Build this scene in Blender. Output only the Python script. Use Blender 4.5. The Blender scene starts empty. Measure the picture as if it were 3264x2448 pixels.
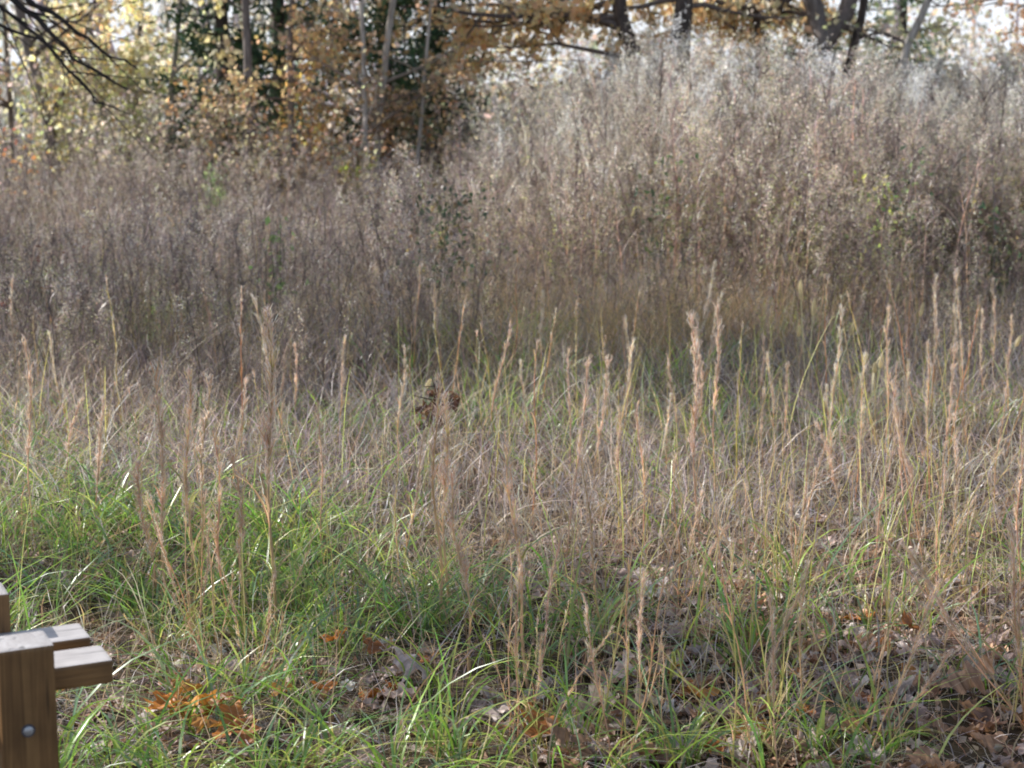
import bpy, math, random
import numpy as np

SEED = 7
R = np.random.default_rng(SEED)
rnd = random.Random(SEED)
scene = bpy.context.scene
COL = scene.collection
PI = math.pi

# ------------------------------------------------------------------ camera
CAM_H, F_PX, PITCH = 1.5, 5600.0, math.radians(9.77)
cam_d = bpy.data.cameras.new('camera')
cam = bpy.data.objects.new('camera', cam_d)
COL.objects.link(cam)
cam.location = (0, 0, CAM_H)
cam.rotation_euler = (PI / 2 - PITCH, 0, 0)
cam_d.sensor_width = 36.0
cam_d.lens = 36.0 * F_PX / 3264.0
cam_d.clip_start = 0.05
cam_d.clip_end = 2000
cam_d.dof.use_dof = True
cam_d.dof.focus_distance = 4.6
cam_d.dof.aperture_fstop = 5.6
scene.camera = cam


def ray(px, py):
    a = (px - 1632) / F_PX
    b = (py - 1224) / F_PX
    return np.array((a, math.cos(PITCH) - b * math.sin(PITCH), -math.sin(PITCH) - b * math.cos(PITCH)))


def at(px, py, Y):
    """world point seen at photo pixel (px, py) at distance Y"""
    r = ray(px, py)
    return np.array((0, 0, CAM_H)) + r * (Y / r[1])


def on_ground(px, py):
    r = ray(px, py)
    t = -CAM_H / r[2]
    return np.array((r[0] * t, r[1] * t, 0.0))


def sstep(a, b, x):
    t = np.clip((np.asarray(x, float) - a) / (b - a), 0, 1)
    return t * t * (3 - 2 * t)


def ground_z(x, y):
    x = np.asarray(x, float)
    y = np.asarray(y, float)
    return (0.035 * np.sin(x * 1.7 + 0.6 * y) * np.sin(y * 1.1 + 0.5) + 0.02 * np.sin(3.1 * x - 2.3 * y)) * sstep(3.0, 5.0, y)


# smooth value noise for patchiness (world space)
_NG = R.random((64, 64))


def vnoise(x, y, s=1.0):
    x = np.asarray(x, float) * s + 100
    y = np.asarray(y, float) * s + 100
    xi = np.floor(x).astype(int)
    yi = np.floor(y).astype(int)
    fx = x - xi
    fy = y - yi
    fx = fx * fx * (3 - 2 * fx)
    fy = fy * fy * (3 - 2 * fy)
    g = lambda i, j: _NG[i % 64, j % 64]
    return (g(xi, yi) * (1 - fx) + g(xi + 1, yi) * fx) * (1 - fy) + (g(xi, yi + 1) * (1 - fx) + g(xi + 1, yi + 1) * fx) * fy


# ------------------------------------------------------------------ objects
def tag(o, label=None, cat=None, group=None, kind=None):
    if label:
        o['label'] = label
    if cat:
        o['category'] = cat
    if group:
        o['group'] = group
    if kind:
        o['kind'] = kind
    return o


def empty(name, loc=(0, 0, 0), rotz=0.0):
    o = bpy.data.objects.new(name, None)
    o.empty_display_size = 0.1
    COL.objects.link(o)
    o.location = loc
    o.rotation_euler = (0, 0, rotz)
    return o


def dup(root, loc, rot=(0, 0, 0), scale=(1, 1, 1)):
    r = root.copy()
    COL.objects.link(r)
    r.location = loc
    r.rotation_euler = rot
    r.scale = scale
    for ch in KIDS.get(root.name, ()):
        c = ch.copy()
        COL.objects.link(c)
        c.parent = r
    return r


KIDS = {}


class MB:
    """collects vertices, faces and vertex colours, links them as ONE mesh object"""

    def __init__(self):
        self.v, self.c, self.l, self.s, self.n = [], [], [], [], 0

    def add(self, v, f, c):
        v = np.asarray(v, float).reshape(-1, 3)
        f = np.asarray(f, int)
        c = np.asarray(c, float)
        if c.ndim == 1:
            c = np.tile(c, (len(v), 1))
        self.v.append(v)
        self.c.append(c.reshape(-1, 3))
        self.l.append((f + self.n).ravel())
        self.s.append(np.full(len(f), f.shape[1]))
        self.n += len(v)

    def arrays(self):
        return np.concatenate(self.v), np.concatenate(self.c), np.concatenate(self.l), np.concatenate(self.s)

    def mesh(self, name, smooth=False):
        v, c, l, s = self.arrays()
        me = bpy.data.meshes.new(name)
        me.vertices.add(len(v))
        me.vertices.foreach_set('co', v.astype(np.float32).ravel())
        me.loops.add(len(l))
        me.loops.foreach_set('vertex_index', l.astype(np.int32))
        me.polygons.add(len(s))
        st = np.concatenate(([0], np.cumsum(s)[:-1]))
        me.polygons.foreach_set('loop_start', st.astype(np.int32))
        me.polygons.foreach_set('loop_total', s.astype(np.int32))
        if smooth:
            me.polygons.foreach_set('use_smooth', np.ones(len(s), bool))
        me.update(calc_edges=True)
        a = me.color_attributes.new('Col', 'FLOAT_COLOR', 'POINT')
        ca = np.ones((len(v), 4), np.float32)
        ca[:, :3] = c
        a.data.foreach_set('color', ca.ravel())
        return me

    def build(self, name, mat, parent=None, smooth=False):
        me = self.mesh(name, smooth)
        me.materials.append(mat)
        o = bpy.data.objects.new(name, me)
        COL.objects.link(o)
        if parent is not None:
            o.parent = parent
            KIDS.setdefault(parent.name, []).append(o)
        return o


def pal(cols, n, jit=0.30, w=None, sat=1.17, gain=1.0):
    cols = np.asarray(cols, float)
    i = R.choice(len(cols), n, p=None if w is None else np.asarray(w) / np.sum(w))
    c = cols[i] * (1 + jit * R.standard_normal((n, 1))) * (1 + 0.06 * R.standard_normal((n, 3)))
    c = 1.26 * gain * np.clip(c, 0.008, 0.95) ** 0.8
    g = c.mean(1, keepdims=True)
    c = np.clip(g + sat * (c - g), 0.012, None)
    return c * np.minimum(1, 0.92 / c.max(1, keepdims=True))


def ribbons(mb, P, az, H, L, W, c0, c1, S=4, droop=0.0, power=1.8, face=None, taper=0.75, wobble=0.0):
    """N curved blades. P bases, az heading, H rise, L horizontal reach, droop pulls the tip down"""
    N = len(P)
    az, H, L, W = [np.broadcast_to(np.asarray(q, float), (N,)) for q in (az, H, L, W)]
    droop = np.broadcast_to(np.asarray(droop, float), (N,))
    s = np.linspace(0, 1, S + 1)[None, :]
    h = L[:, None] * s ** power
    z = H[:, None] * (s - droop[:, None] * s ** 3)
    d = np.stack((np.cos(az), np.sin(az)), 1)
    cx = P[:, None, 0] + d[:, None, 0] * h
    cy = P[:, None, 1] + d[:, None, 1] * h
    if wobble:
        a2 = R.uniform(0, 2 * PI, (N, 1))
        cx = cx + wobble * np.sin(s * 5 + a2) * s
        cy = cy + wobble * np.cos(s * 4 + a2) * s
    cz = P[:, None, 2] + z
    if face is None:
        face = R.uniform(0, PI, N)
    tw = R.uniform(-0.8, 0.8, N)
    fa = face[:, None] + tw[:, None] * s
    wv = np.stack((np.cos(fa), np.sin(fa), np.zeros_like(fa)), 2)
    wd = (W[:, None] * 0.5) * np.maximum(1 - s ** 2.2 * taper - 0.0, 0.06) * (0.55 + 0.45 * np.minimum(s * 4, 1))
    ctr = np.stack((cx, cy, cz), 2)
    v = np.stack((ctr - wv * wd[:, :, None], ctr + wv * wd[:, :, None]), 2)  # N,S+1,2,3
    base = (np.arange(N) * (S + 1) * 2)[:, None] + (np.arange(S) * 2)[None, :]
    f = np.stack((base, base + 1, base + 3, base + 2), 2).reshape(-1, 4)
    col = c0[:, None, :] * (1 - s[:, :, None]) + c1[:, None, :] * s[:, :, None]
    col = np.repeat(col[:, :, None, :], 2, 2)
    mb.add(v.reshape(-1, 3), f, col.reshape(-1, 3))
    return ctr


def tubes(mb, pts, rad, col, sides=4):
    """N tubes along pts (N,K,3) with radii rad (N,K) and colours col (N,3) or (N,K,3)"""
    pts = np.asarray(pts, float)
    if pts.ndim == 2:
        pts = pts[None]
    N, K, _ = pts.shape
    rad = np.broadcast_to(np.asarray(rad, float), (N, K))
    t = np.gradient(pts, axis=1)
    t /= np.linalg.norm(t, axis=2, keepdims=True) + 1e-9
    ref = np.zeros_like(t)
    mt = np.abs(t.mean(1))
    ax = np.argmin(mt, axis=1)
    ref[np.arange(N), :, ax] = 1
    u = np.cross(t, ref)
    u /= np.linalg.norm(u, axis=2, keepdims=True) + 1e-9
    w = np.cross(t, u)
    a = np.arange(sides) * 2 * PI / sides
    v = pts[:, :, None, :] + rad[:, :, None, None] * (np.cos(a)[None, None, :, None] * u[:, :, None, :] + np.sin(a)[None, None, :, None] * w[:, :, None, :])
    b = (np.arange(N) * K * sides)[:, None, None] + (np.arange(K - 1) * sides)[None, :, None]
    j = np.arange(sides)[None, None, :]
    j2 = (j + 1) % sides
    f = np.stack((b + j, b + j2, b + sides + j2, b + sides + j), 3).reshape(-1, 4)
    col = np.asarray(col, float)
    if col.ndim == 1:
        col = np.tile(col, (N, 1))
    if col.ndim == 2:
        col = np.repeat(col[:, None, :], K, 1)
    col = np.repeat(col[:, :, None, :], sides, 2)
    mb.add(v.reshape(-1, 3), f, col.reshape(-1, 3))


def quads(mb, P, size, col, aspect=0.6, up=0.0, fold=0.25):
    """N leaf faces: two triangles folded along the midrib (diamond with a bent spine)"""
    N = len(P)
    size = np.broadcast_to(np.asarray(size, float), (N,))
    a = R.standard_normal((N, 3))
    a[:, 2] += up
    a /= np.linalg.norm(a, axis=1, keepdims=True) + 1e-9
    b = R.standard_normal((N, 3))
    b = np.cross(a, b)
    b /= np.linalg.norm(b, axis=1, keepdims=True) + 1e-9
    n = np.cross(a, b)
    sz = size[:, None]
    asp = aspect if np.isscalar(aspect) else np.asarray(aspect)[:, None]
    v = np.stack((P, P + a * sz * 0.45 + b * sz * 0.5 * asp + n * sz * fold * 0.5, P + a * sz, P + a * sz * 0.45 - b * sz * 0.5 * asp + n * sz * fold * 0.5), 1)
    i = np.arange(N)[:, None] * 4
    f = np.concatenate((i + np.array([0, 1, 2]), i + np.array([0, 2, 3])), 0)
    mb.add(v.reshape(-1, 3), f, np.repeat(col, 4, 0))


# ------------------------------------------------------------------ materials
def new_mat(name):
    m = bpy.data.materials.new(name)
    m.use_nodes = True
    nt = m.node_tree
    nt.nodes.clear()
    return m, nt.nodes, nt.links


def plant_mat(name, trans=0.35, gloss=0.08, rough=0.4, var=0.25, mottle=18.0, tint=(1, 1, 1)):
    m, n, l = new_mat(name)
    at_ = n.new('ShaderNodeAttribute')
    at_.attribute_name = 'Col'
    oi = n.new('ShaderNodeObjectInfo')
    mr = n.new('ShaderNodeMapRange')
    mr.inputs['To Min'].default_value = 1 - var
    mr.inputs['To Max'].default_value = 1 + var
    l.new(oi.outputs['Random'], mr.inputs['Value'])
    geo = n.new('ShaderNodeNewGeometry')
    no = n.new('ShaderNodeTexNoise')
    no.inputs['Scale'].default_value = mottle
    no.inputs['Detail'].default_value = 3
    l.new(geo.outputs['Position'], no.inputs['Vector'])
    mr2 = n.new('ShaderNodeMapRange')
    mr2.inputs['From Min'].default_value = 0.3
    mr2.inputs['From Max'].default_value = 0.7
    mr2.inputs['To Min'].default_value = 0.7
    mr2.inputs['To Max'].default_value = 1.25
    l.new(no.outputs['Fac'], mr2.inputs['Value'])
    mu = n.new('ShaderNodeMath')
    mu.operation = 'MULTIPLY'
    l.new(mr.outputs[0], mu.inputs[0])
    l.new(mr2.outputs[0], mu.inputs[1])
    vm = n.new('ShaderNodeVectorMath')
    vm.operation = 'SCALE'
    l.new(at_.outputs['Color'], vm.inputs[0])
    l.new(mu.outputs[0], vm.inputs['Scale'])
    di = n.new('ShaderNodeBsdfDiffuse')
    tr = n.new('ShaderNodeBsdfTranslucent')
    gl = n.new('ShaderNodeBsdfGlossy')
    gl.inputs['Roughness'].default_value = rough
    gl.inputs['Color'].default_value = (1, 1, 1, 1)
    l.new(vm.outputs[0], di.inputs['Color'])
    l.new(vm.outputs[0], tr.inputs['Color'])
    mx = n.new('ShaderNodeMixShader')
    mx.inputs[0].default_value = trans
    l.new(di.outputs[0], mx.inputs[1])
    l.new(tr.outputs[0], mx.inputs[2])
    mx2 = n.new('ShaderNodeMixShader')
    mx2.inputs[0].default_value = gloss
    l.new(mx.outputs[0], mx2.inputs[1])
    l.new(gl.outputs[0], mx2.inputs[2])
    out = n.new('ShaderNodeOutputMaterial')
    l.new(mx2.outputs[0], out.inputs[0])
    return m


def bark_mat(name, dark, light, scale=9.0):
    m, n, l = new_mat(name)
    tc = n.new('ShaderNodeTexCoord')
    mp = n.new('ShaderNodeMapping')
    mp.inputs['Scale'].default_value = (scale, scale, scale * 0.18)
    l.new(tc.outputs['Object'], mp.inputs[0])
    no = n.new('ShaderNodeTexNoise')
    no.inputs['Scale'].default_value = 2.2
    no.inputs['Detail'].default_value = 7
    no.inputs['Roughness'].default_value = 0.65
    l.new(mp.outputs[0], no.inputs['Vector'])
    no2 = n.new('ShaderNodeTexNoise')
    no2.inputs['Scale'].default_value = 3.0
    l.new(tc.outputs['Object'], no2.inputs['Vector'])
    ad = n.new('ShaderNodeMath')
    ad.operation = 'MULTIPLY_ADD'
    ad.inputs[1].default_value = 0.4
    l.new(no2.outputs['Fac'], ad.inputs[0])
    l.new(no.outputs['Fac'], ad.inputs[2])
    cr = n.new('ShaderNodeValToRGB')
    cr.color_ramp.elements[0].position = 0.48
    cr.color_ramp.elements[0].color = (*dark, 1)
    cr.color_ramp.elements[1].position = 0.9
    cr.color_ramp.elements[1].color = (*light, 1)
    l.new(ad.outputs[0], cr.inputs[0])
    bp = n.new('ShaderNodeBump')
    bp.inputs['Strength'].default_value = 0.7
    bp.inputs['Distance'].default_value = 0.03
    l.new(no.outputs['Fac'], bp.inputs['Height'])
    b = n.new('ShaderNodeBsdfPrincipled')
    b.inputs['Roughness'].default_value = 0.85
    l.new(cr.outputs[0], b.inputs['Base Color'])
    l.new(bp.outputs[0], b.inputs['Normal'])
    out = n.new('ShaderNodeOutputMaterial')
    l.new(b.outputs[0], out.inputs[0])
    return m


def wood_mat(name, axis):
    m, n, l = new_mat(name)
    tc = n.new('ShaderNodeTexCoord')
    mp = n.new('ShaderNodeMapping')
    sc = [34.0, 34.0, 34.0]
    sc[axis] = 1.6
    mp.inputs['Scale'].default_value = sc
    l.new(tc.outputs['Object'], mp.inputs[0])
    no = n.new('ShaderNodeTexNoise')
    no.inputs['Scale'].default_value = 1.7
    no.inputs['Detail'].default_value = 8
    no.inputs['Roughness'].default_value = 0.6
    no.inputs['Distortion'].default_value = 1.6
    l.new(mp.outputs[0], no.inputs['Vector'])
    mp2 = n.new('ShaderNodeMapping')
    sc2 = [3.0, 3.0, 3.0]
    sc2[axis] = 0.8
    mp2.inputs['Scale'].default_value = sc2
    l.new(tc.outputs['Object'], mp2.inputs[0])
    no2 = n.new('ShaderNodeTexNoise')
    no2.inputs['Scale'].default_value = 3
    no2.inputs['Detail'].default_value = 3
    l.new(mp2.outputs[0], no2.inputs['Vector'])
    mixn = n.new('ShaderNodeMath')
    mixn.operation = 'MULTIPLY_ADD'
    mixn.inputs[1].default_value = 0.5
    l.new(no2.outputs['Fac'], mixn.inputs[0])
    l.new(no.outputs['Fac'], mixn.inputs[2])
    cr = n.new('ShaderNodeValToRGB')
    e = cr.color_ramp.elements
    e[0].position = 0.5
    e[0].color = (0.11, 0.058, 0.024, 1)
    e[1].position = 1.0
    e[1].color = (0.36, 0.205, 0.08, 1)
    k = e.new(0.72)
    k.color = (0.205, 0.108, 0.04, 1)
    l.new(mixn.outputs[0], cr.inputs[0])
    bp = n.new('ShaderNodeBump')
    bp.inputs['Strength'].default_value = 0.25
    bp.inputs['Distance'].default_value = 0.003
    l.new(no.outputs['Fac'], bp.inputs['Height'])
    mp3 = n.new('ShaderNodeMapping')
    sc3 = [55.0, 55.0, 55.0]
    sc3[axis] = 3.2
    mp3.inputs['Scale'].default_value = sc3
    mp3.inputs['Location'].default_value = (3.1, 1.7, 0.4)
    l.new(tc.outputs['Object'], mp3.inputs[0])
    no3 = n.new('ShaderNodeTexNoise')
    no3.inputs['Scale'].default_value = 1.0
    no3.inputs['Detail'].default_value = 2
    l.new(mp3.outputs[0], no3.inputs['Vector'])
    ck = n.new('ShaderNodeMapRange')
    ck.inputs['From Min'].default_value = 0.64
    ck.inputs['From Max'].default_value = 0.72
    ck.inputs['To Min'].default_value = 1.0
    ck.inputs['To Max'].default_value = 0.35
    l.new(no3.outputs['Fac'], ck.inputs['Value'])
    no4 = n.new('ShaderNodeTexNoise')
    no4.inputs['Scale'].default_value = 9.0
    no4.inputs['Detail'].default_value = 5
    l.new(tc.outputs['Object'], no4.inputs['Vector'])
    st_ = n.new('ShaderNodeMapRange')
    st_.inputs['From Min'].default_value = 0.3
    st_.inputs['From Max'].default_value = 0.65
    st_.inputs['To Min'].default_value = 0.62
    st_.inputs['To Max'].default_value = 1.1
    l.new(no4.outputs['Fac'], st_.inputs['Value'])
    dk = n.new('ShaderNodeMath')
    dk.operation = 'MULTIPLY'
    l.new(ck.outputs[0], dk.inputs[0])
    l.new(st_.outputs[0], dk.inputs[1])
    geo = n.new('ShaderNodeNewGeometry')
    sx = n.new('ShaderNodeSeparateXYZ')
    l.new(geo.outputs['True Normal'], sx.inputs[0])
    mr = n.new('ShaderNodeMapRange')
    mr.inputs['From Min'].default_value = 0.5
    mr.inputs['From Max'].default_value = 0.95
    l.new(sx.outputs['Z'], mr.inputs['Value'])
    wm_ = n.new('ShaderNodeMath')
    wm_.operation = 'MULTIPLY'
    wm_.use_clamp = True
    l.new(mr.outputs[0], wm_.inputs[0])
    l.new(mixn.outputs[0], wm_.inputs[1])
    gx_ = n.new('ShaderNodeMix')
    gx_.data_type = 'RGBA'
    gx_.inputs[7].default_value = (0.82, 0.79, 0.77, 1)  # upward faces paled: sun glare on the tops put into the colour
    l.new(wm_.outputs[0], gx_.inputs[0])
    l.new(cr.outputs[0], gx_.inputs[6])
    b = n.new('ShaderNodeBsdfPrincipled')
    b.inputs['Roughness'].default_value = 0.45
    vs_ = n.new('ShaderNodeVectorMath')
    vs_.operation = 'SCALE'
    l.new(gx_.outputs[2], vs_.inputs[0])
    l.new(dk.outputs[0], vs_.inputs['Scale'])
    l.new(vs_.outputs[0], b.inputs['Base Color'])
    l.new(bp.outputs[0], b.inputs['Normal'])
    out = n.new('ShaderNodeOutputMaterial')
    l.new(b.outputs[0], out.inputs[0])
    return m


def ground_mat():
    m, n, l = new_mat('soil_and_thatch')
    tc = n.new('ShaderNodeTexCoord')
    no = n.new('ShaderNodeTexNoise')
    no.inputs['Scale'].default_value = 14
    no.inputs['Detail'].default_value = 9
    no.inputs['Roughness'].default_value = 0.7
    l.new(tc.outputs['Object'], no.inputs['Vector'])
    no2 = n.new('ShaderNodeTexNoise')
    no2.inputs['Scale'].default_value = 0.7
    no2.inputs['Detail'].default_value = 4
    l.new(tc.outputs['Object'], no2.inputs['Vector'])
    cr = n.new('ShaderNodeValToRGB')
    e = cr.color_ramp.elements
    e[0].position = 0.33
    e[0].color = (0.025, 0.018, 0.013, 1)
    e[1].position = 0.75
    e[1].color = (0.26, 0.19, 0.12, 1)
    k = e.new(0.52)
    k.color = (0.10, 0.068, 0.042, 1)
    l.new(no.outputs['Fac'], cr.inputs[0])
    cr2 = n.new('ShaderNodeValToRGB')
    cr2.color_ramp.elements[0].color = (0.7, 0.8, 0.55, 1)
    cr2.color_ramp.elements[1].color = (1.2, 1.05, 0.95, 1)
    l.new(no2.outputs['Fac'], cr2.inputs[0])
    mx = n.new('ShaderNodeMix')
    mx.data_type = 'RGBA'
    mx.blend_type = 'MULTIPLY'
    mx.inputs[0].default_value = 1
    l.new(cr.outputs[0], mx.inputs[6])
    l.new(cr2.outputs[0], mx.inputs[7])
    bp = n.new('ShaderNodeBump')
    bp.inputs['Strength'].default_value = 0.8
    bp.inputs['Distance'].default_value = 0.03
    l.new(no.outputs['Fac'], bp.inputs['Height'])
    b = n.new('ShaderNodeBsdfPrincipled')
    b.inputs['Roughness'].default_value = 0.95
    l.new(mx.outputs[2], b.inputs['Base Color'])
    l.new(bp.outputs[0], b.inputs['Normal'])
    out = n.new('ShaderNodeOutputMaterial')
    l.new(b.outputs[0], out.inputs[0])
    return m


def plain_mat(name, col, rough=0.4, metal=0.0):
    m, n, l = new_mat(name)
    b = n.new('ShaderNodeBsdfPrincipled')
    no = n.new('ShaderNodeTexNoise')
    no.inputs['Scale'].default_value = 160
    tc = n.new('ShaderNodeTexCoord')
    l.new(tc.outputs['Object'], no.inputs['Vector'])
    cr = n.new('ShaderNodeValToRGB')
    cr.color_ramp.elements[0].color = tuple(c * 0.7 for c in col) + (1,)
    cr.color_ramp.elements[1].color = tuple(min(c * 1.2, 1) for c in col) + (1,)
    l.new(no.outputs['Fac'], cr.inputs[0])
    l.new(cr.outputs[0], b.inputs['Base Color'])
    b.inputs['Roughness'].default_value = rough
    b.inputs['Metallic'].default_value = metal
    out = n.new('ShaderNodeOutputMaterial')
    l.new(b.outputs[0], out.inputs[0])
    return m


M_GREEN = plant_mat('green_blade', 0.45, 0.07, 0.36)
M_DRY = plant_mat('dry_blade', 0.48, 0.06, 0.42, var=0.35)
M_FLUFF = plant_mat('seed_fluff', 0.55, 0.03, 0.6, var=0.1)
M_STEM = plant_mat('dry_stem', 0.15, 0.08, 0.35, var=0.18)
M_WEED = plant_mat('weed_seed', 0.6, 0.07, 0.4, var=0.5)
M_LITTER = plant_mat('leaf_litter', 0.25, 0.05, 0.5, mottle=40)
M_LEAF = plant_mat('autumn_leaf', 0.72, 0.06, 0.4, mottle=4)
M_CEDAR = plant_mat('cedar_spray', 0.2, 0.05, 0.45, mottle=3)
M_TWIG = plant_mat('twig_bark', 0.0, 0.03, 0.6)
M_BARK_DARK = bark_mat('dark_bark', (0.028, 0.022, 0.02), (0.13, 0.10, 0.085))
M_BARK_GREY = bark_mat('grey_bark', (0.07, 0.058, 0.054), (0.30, 0.26, 0.24))
M_BARK_PALE = bark_mat('pale_bark', (0.22, 0.19, 0.16), (0.62, 0.58, 0.53))
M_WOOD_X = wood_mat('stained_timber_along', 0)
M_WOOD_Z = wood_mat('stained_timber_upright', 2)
M_BOLT = plain_mat('galvanised_steel', (0.5, 0.52, 0.55), 0.45, 0.6)
M_WIRE = plain_mat('wire_steel', (0.12, 0.12, 0.14), 0.5, 0.5)

# ------------------------------------------------------------------ ground
gx = np.concatenate((np.linspace(-400, -14, 14), np.linspace(-12, 12, 97), np.linspace(14, 400, 14)))
gy = np.concatenate((np.linspace(-60, 1, 8), np.linspace(2, 30, 113), np.linspace(34, 900, 20)))
GX, GY = np.meshgrid(gx, gy)
GZ = ground_z(GX, GY)
gm = MB()
ni = len(gx)
ii, jj = np.meshgrid(np.arange(len(gy) - 1), np.arange(ni - 1), indexing='ij')
b0 = (ii * ni + jj).ravel()
gm.add(np.stack((GX, GY, GZ), 2), np.stack((b0, b0 + 1, b0 + 1 + ni, b0 + ni), 1), np.array((0.1, 0.07, 0.05)))
tag(gm.build('ground', ground_mat(), smooth=True), kind='structure')


# ------------------------------------------------------------------ scatter helper
def scatter(n, y0, y1, margin=0.35, dens=None, spread=0.315):
    """n world points between depths y0 and y1, a bit wider than the view, thinned by dens(x, y)"""
    out = []
    got = 0
    while got < n:
        m = n * 2
        y = np.sqrt(R.uniform(y0 * y0, y1 * y1, m))
        x = R.uniform(-1, 1, m) * (spread * y + margin)
        k = np.ones(m, bool)
        if dens is not None:
            k = R.random(m) < dens(x, y)
        out.append(np.stack((x[k], y[k]), 1))
        got += k.sum()
    p = np.concatenate(out)[:n]
    return np.column_stack((p, ground_z(p[:, 0], p[:, 1]) - 0.005))


GREEN = [(0.17, 0.33, 0.05), (0.24, 0.42, 0.06), (0.11, 0.23, 0.05), (0.17, 0.28, 0.13), (0.36, 0.46, 0.09), (0.40, 0.42, 0.12)]
TAN = [(0.56, 0.43, 0.27), (0.44, 0.32, 0.20), (0.66, 0.55, 0.40), (0.34, 0.25, 0.17), (0.54, 0.35, 0.19)]
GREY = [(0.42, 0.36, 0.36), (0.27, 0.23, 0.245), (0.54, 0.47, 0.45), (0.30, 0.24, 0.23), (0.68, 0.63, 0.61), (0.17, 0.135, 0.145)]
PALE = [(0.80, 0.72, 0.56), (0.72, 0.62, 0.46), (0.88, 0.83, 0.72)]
OCHRE = [(0.52, 0.36, 0.17), (0.42, 0.29, 0.16), (0.60, 0.45, 0.24), (0.46, 0.36, 0.17)]


def grass(name, label, n, y0, y1, hmin, hmax, wmin, wmax, cols, dens=None, lean=(0.1, 0.8), droop=(0, 0.5), mat=M_DRY, tipcols=None, S=4, wobble=0.0, w=None, hfun=None, spread=0.315, tuft=0, tr=0.03):
    if tuft:
        m = n // tuft + 1
        C0 = np.repeat(scatter(m, y0, y1, dens=dens, spread=spread), tuft, 0)[:n]
        off = R.normal(0, tr, (n, 2))
        P = C0.copy()
        P[:, :2] += off
        AZ = np.arctan2(off[:, 1], off[:, 0]) + R.normal(0, 0.5, n)
    else:
        P = scatter(n, y0, y1, dens=dens, spread=spread)
        AZ = R.uniform(0, 2 * PI, n)
    H = R.uniform(hmin, hmax, n)
    if hfun is not None:
        H = H * hfun(P[:, 0], P[:, 1])
    L = H * R.uniform(lean[0], lean[1], n)
    c0 = pal(cols, n, w=w)
    c1 = c0 * R.uniform(0.9, 1.35, (n, 1)) if tipcols is None else pal(tipcols, n)
    mb = MB()
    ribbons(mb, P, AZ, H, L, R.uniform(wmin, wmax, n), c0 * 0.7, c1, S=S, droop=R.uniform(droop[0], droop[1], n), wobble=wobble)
    return tag(mb.build(name, mat), label, 'grass', kind='stuff')


# density maps in world metres
d_green_near = lambda x, y: (1 - 0.85 * np.exp(-((x + 0.62) / 0.22) ** 2 - ((y - 3.78) / 0.2) ** 2)) * np.clip(0.10 + 0.95 * sstep(0.1, -0.6, x - 0.05 * (y - 4)) * sstep(6.7, 4.7, y) + 0.4 * (vnoise(x, y, 2.2) > 0.66), 0, 1) * (0.12 + 0.88 * sstep(0.36, 0.58, vnoise(x + 9, y, 2.4)))
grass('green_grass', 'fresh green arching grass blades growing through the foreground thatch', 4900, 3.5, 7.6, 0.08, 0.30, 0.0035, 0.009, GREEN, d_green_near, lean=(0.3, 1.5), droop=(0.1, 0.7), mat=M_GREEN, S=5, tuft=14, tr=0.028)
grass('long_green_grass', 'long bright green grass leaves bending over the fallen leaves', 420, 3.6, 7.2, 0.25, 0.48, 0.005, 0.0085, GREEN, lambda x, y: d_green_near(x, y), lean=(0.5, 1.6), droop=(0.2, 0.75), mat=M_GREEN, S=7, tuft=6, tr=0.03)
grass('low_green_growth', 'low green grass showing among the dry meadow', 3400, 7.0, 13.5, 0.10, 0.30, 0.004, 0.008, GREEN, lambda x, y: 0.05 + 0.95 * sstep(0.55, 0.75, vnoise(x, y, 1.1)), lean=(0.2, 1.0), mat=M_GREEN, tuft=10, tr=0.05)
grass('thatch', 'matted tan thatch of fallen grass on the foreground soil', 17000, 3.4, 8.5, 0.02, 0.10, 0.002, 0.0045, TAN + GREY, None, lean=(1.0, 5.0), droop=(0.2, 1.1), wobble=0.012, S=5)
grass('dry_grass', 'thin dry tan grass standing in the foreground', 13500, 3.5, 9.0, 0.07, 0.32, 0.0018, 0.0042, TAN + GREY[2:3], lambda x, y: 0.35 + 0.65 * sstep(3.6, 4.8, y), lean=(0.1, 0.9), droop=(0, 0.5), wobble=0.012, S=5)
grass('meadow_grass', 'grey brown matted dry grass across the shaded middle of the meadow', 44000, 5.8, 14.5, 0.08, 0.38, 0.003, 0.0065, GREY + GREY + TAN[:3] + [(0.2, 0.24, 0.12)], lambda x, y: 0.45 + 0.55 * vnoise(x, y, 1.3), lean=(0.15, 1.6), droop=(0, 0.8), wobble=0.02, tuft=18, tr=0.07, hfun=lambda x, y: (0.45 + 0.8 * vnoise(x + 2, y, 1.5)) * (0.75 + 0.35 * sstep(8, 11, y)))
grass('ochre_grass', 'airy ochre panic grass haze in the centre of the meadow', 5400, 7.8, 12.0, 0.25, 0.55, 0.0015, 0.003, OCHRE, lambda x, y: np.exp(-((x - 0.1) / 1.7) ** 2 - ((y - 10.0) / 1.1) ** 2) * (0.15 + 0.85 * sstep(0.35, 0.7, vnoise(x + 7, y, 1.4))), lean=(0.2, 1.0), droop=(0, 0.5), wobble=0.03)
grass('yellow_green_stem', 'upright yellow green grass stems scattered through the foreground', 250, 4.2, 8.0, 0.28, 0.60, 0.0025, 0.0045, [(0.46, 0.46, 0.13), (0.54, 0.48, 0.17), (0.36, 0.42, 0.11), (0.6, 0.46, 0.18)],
      lambda x, y: 0.25 + 0.75 * sstep(-0.8, 1.0, x), lean=(0.03, 0.3), droop=(0, 0.15), S=5)
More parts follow.
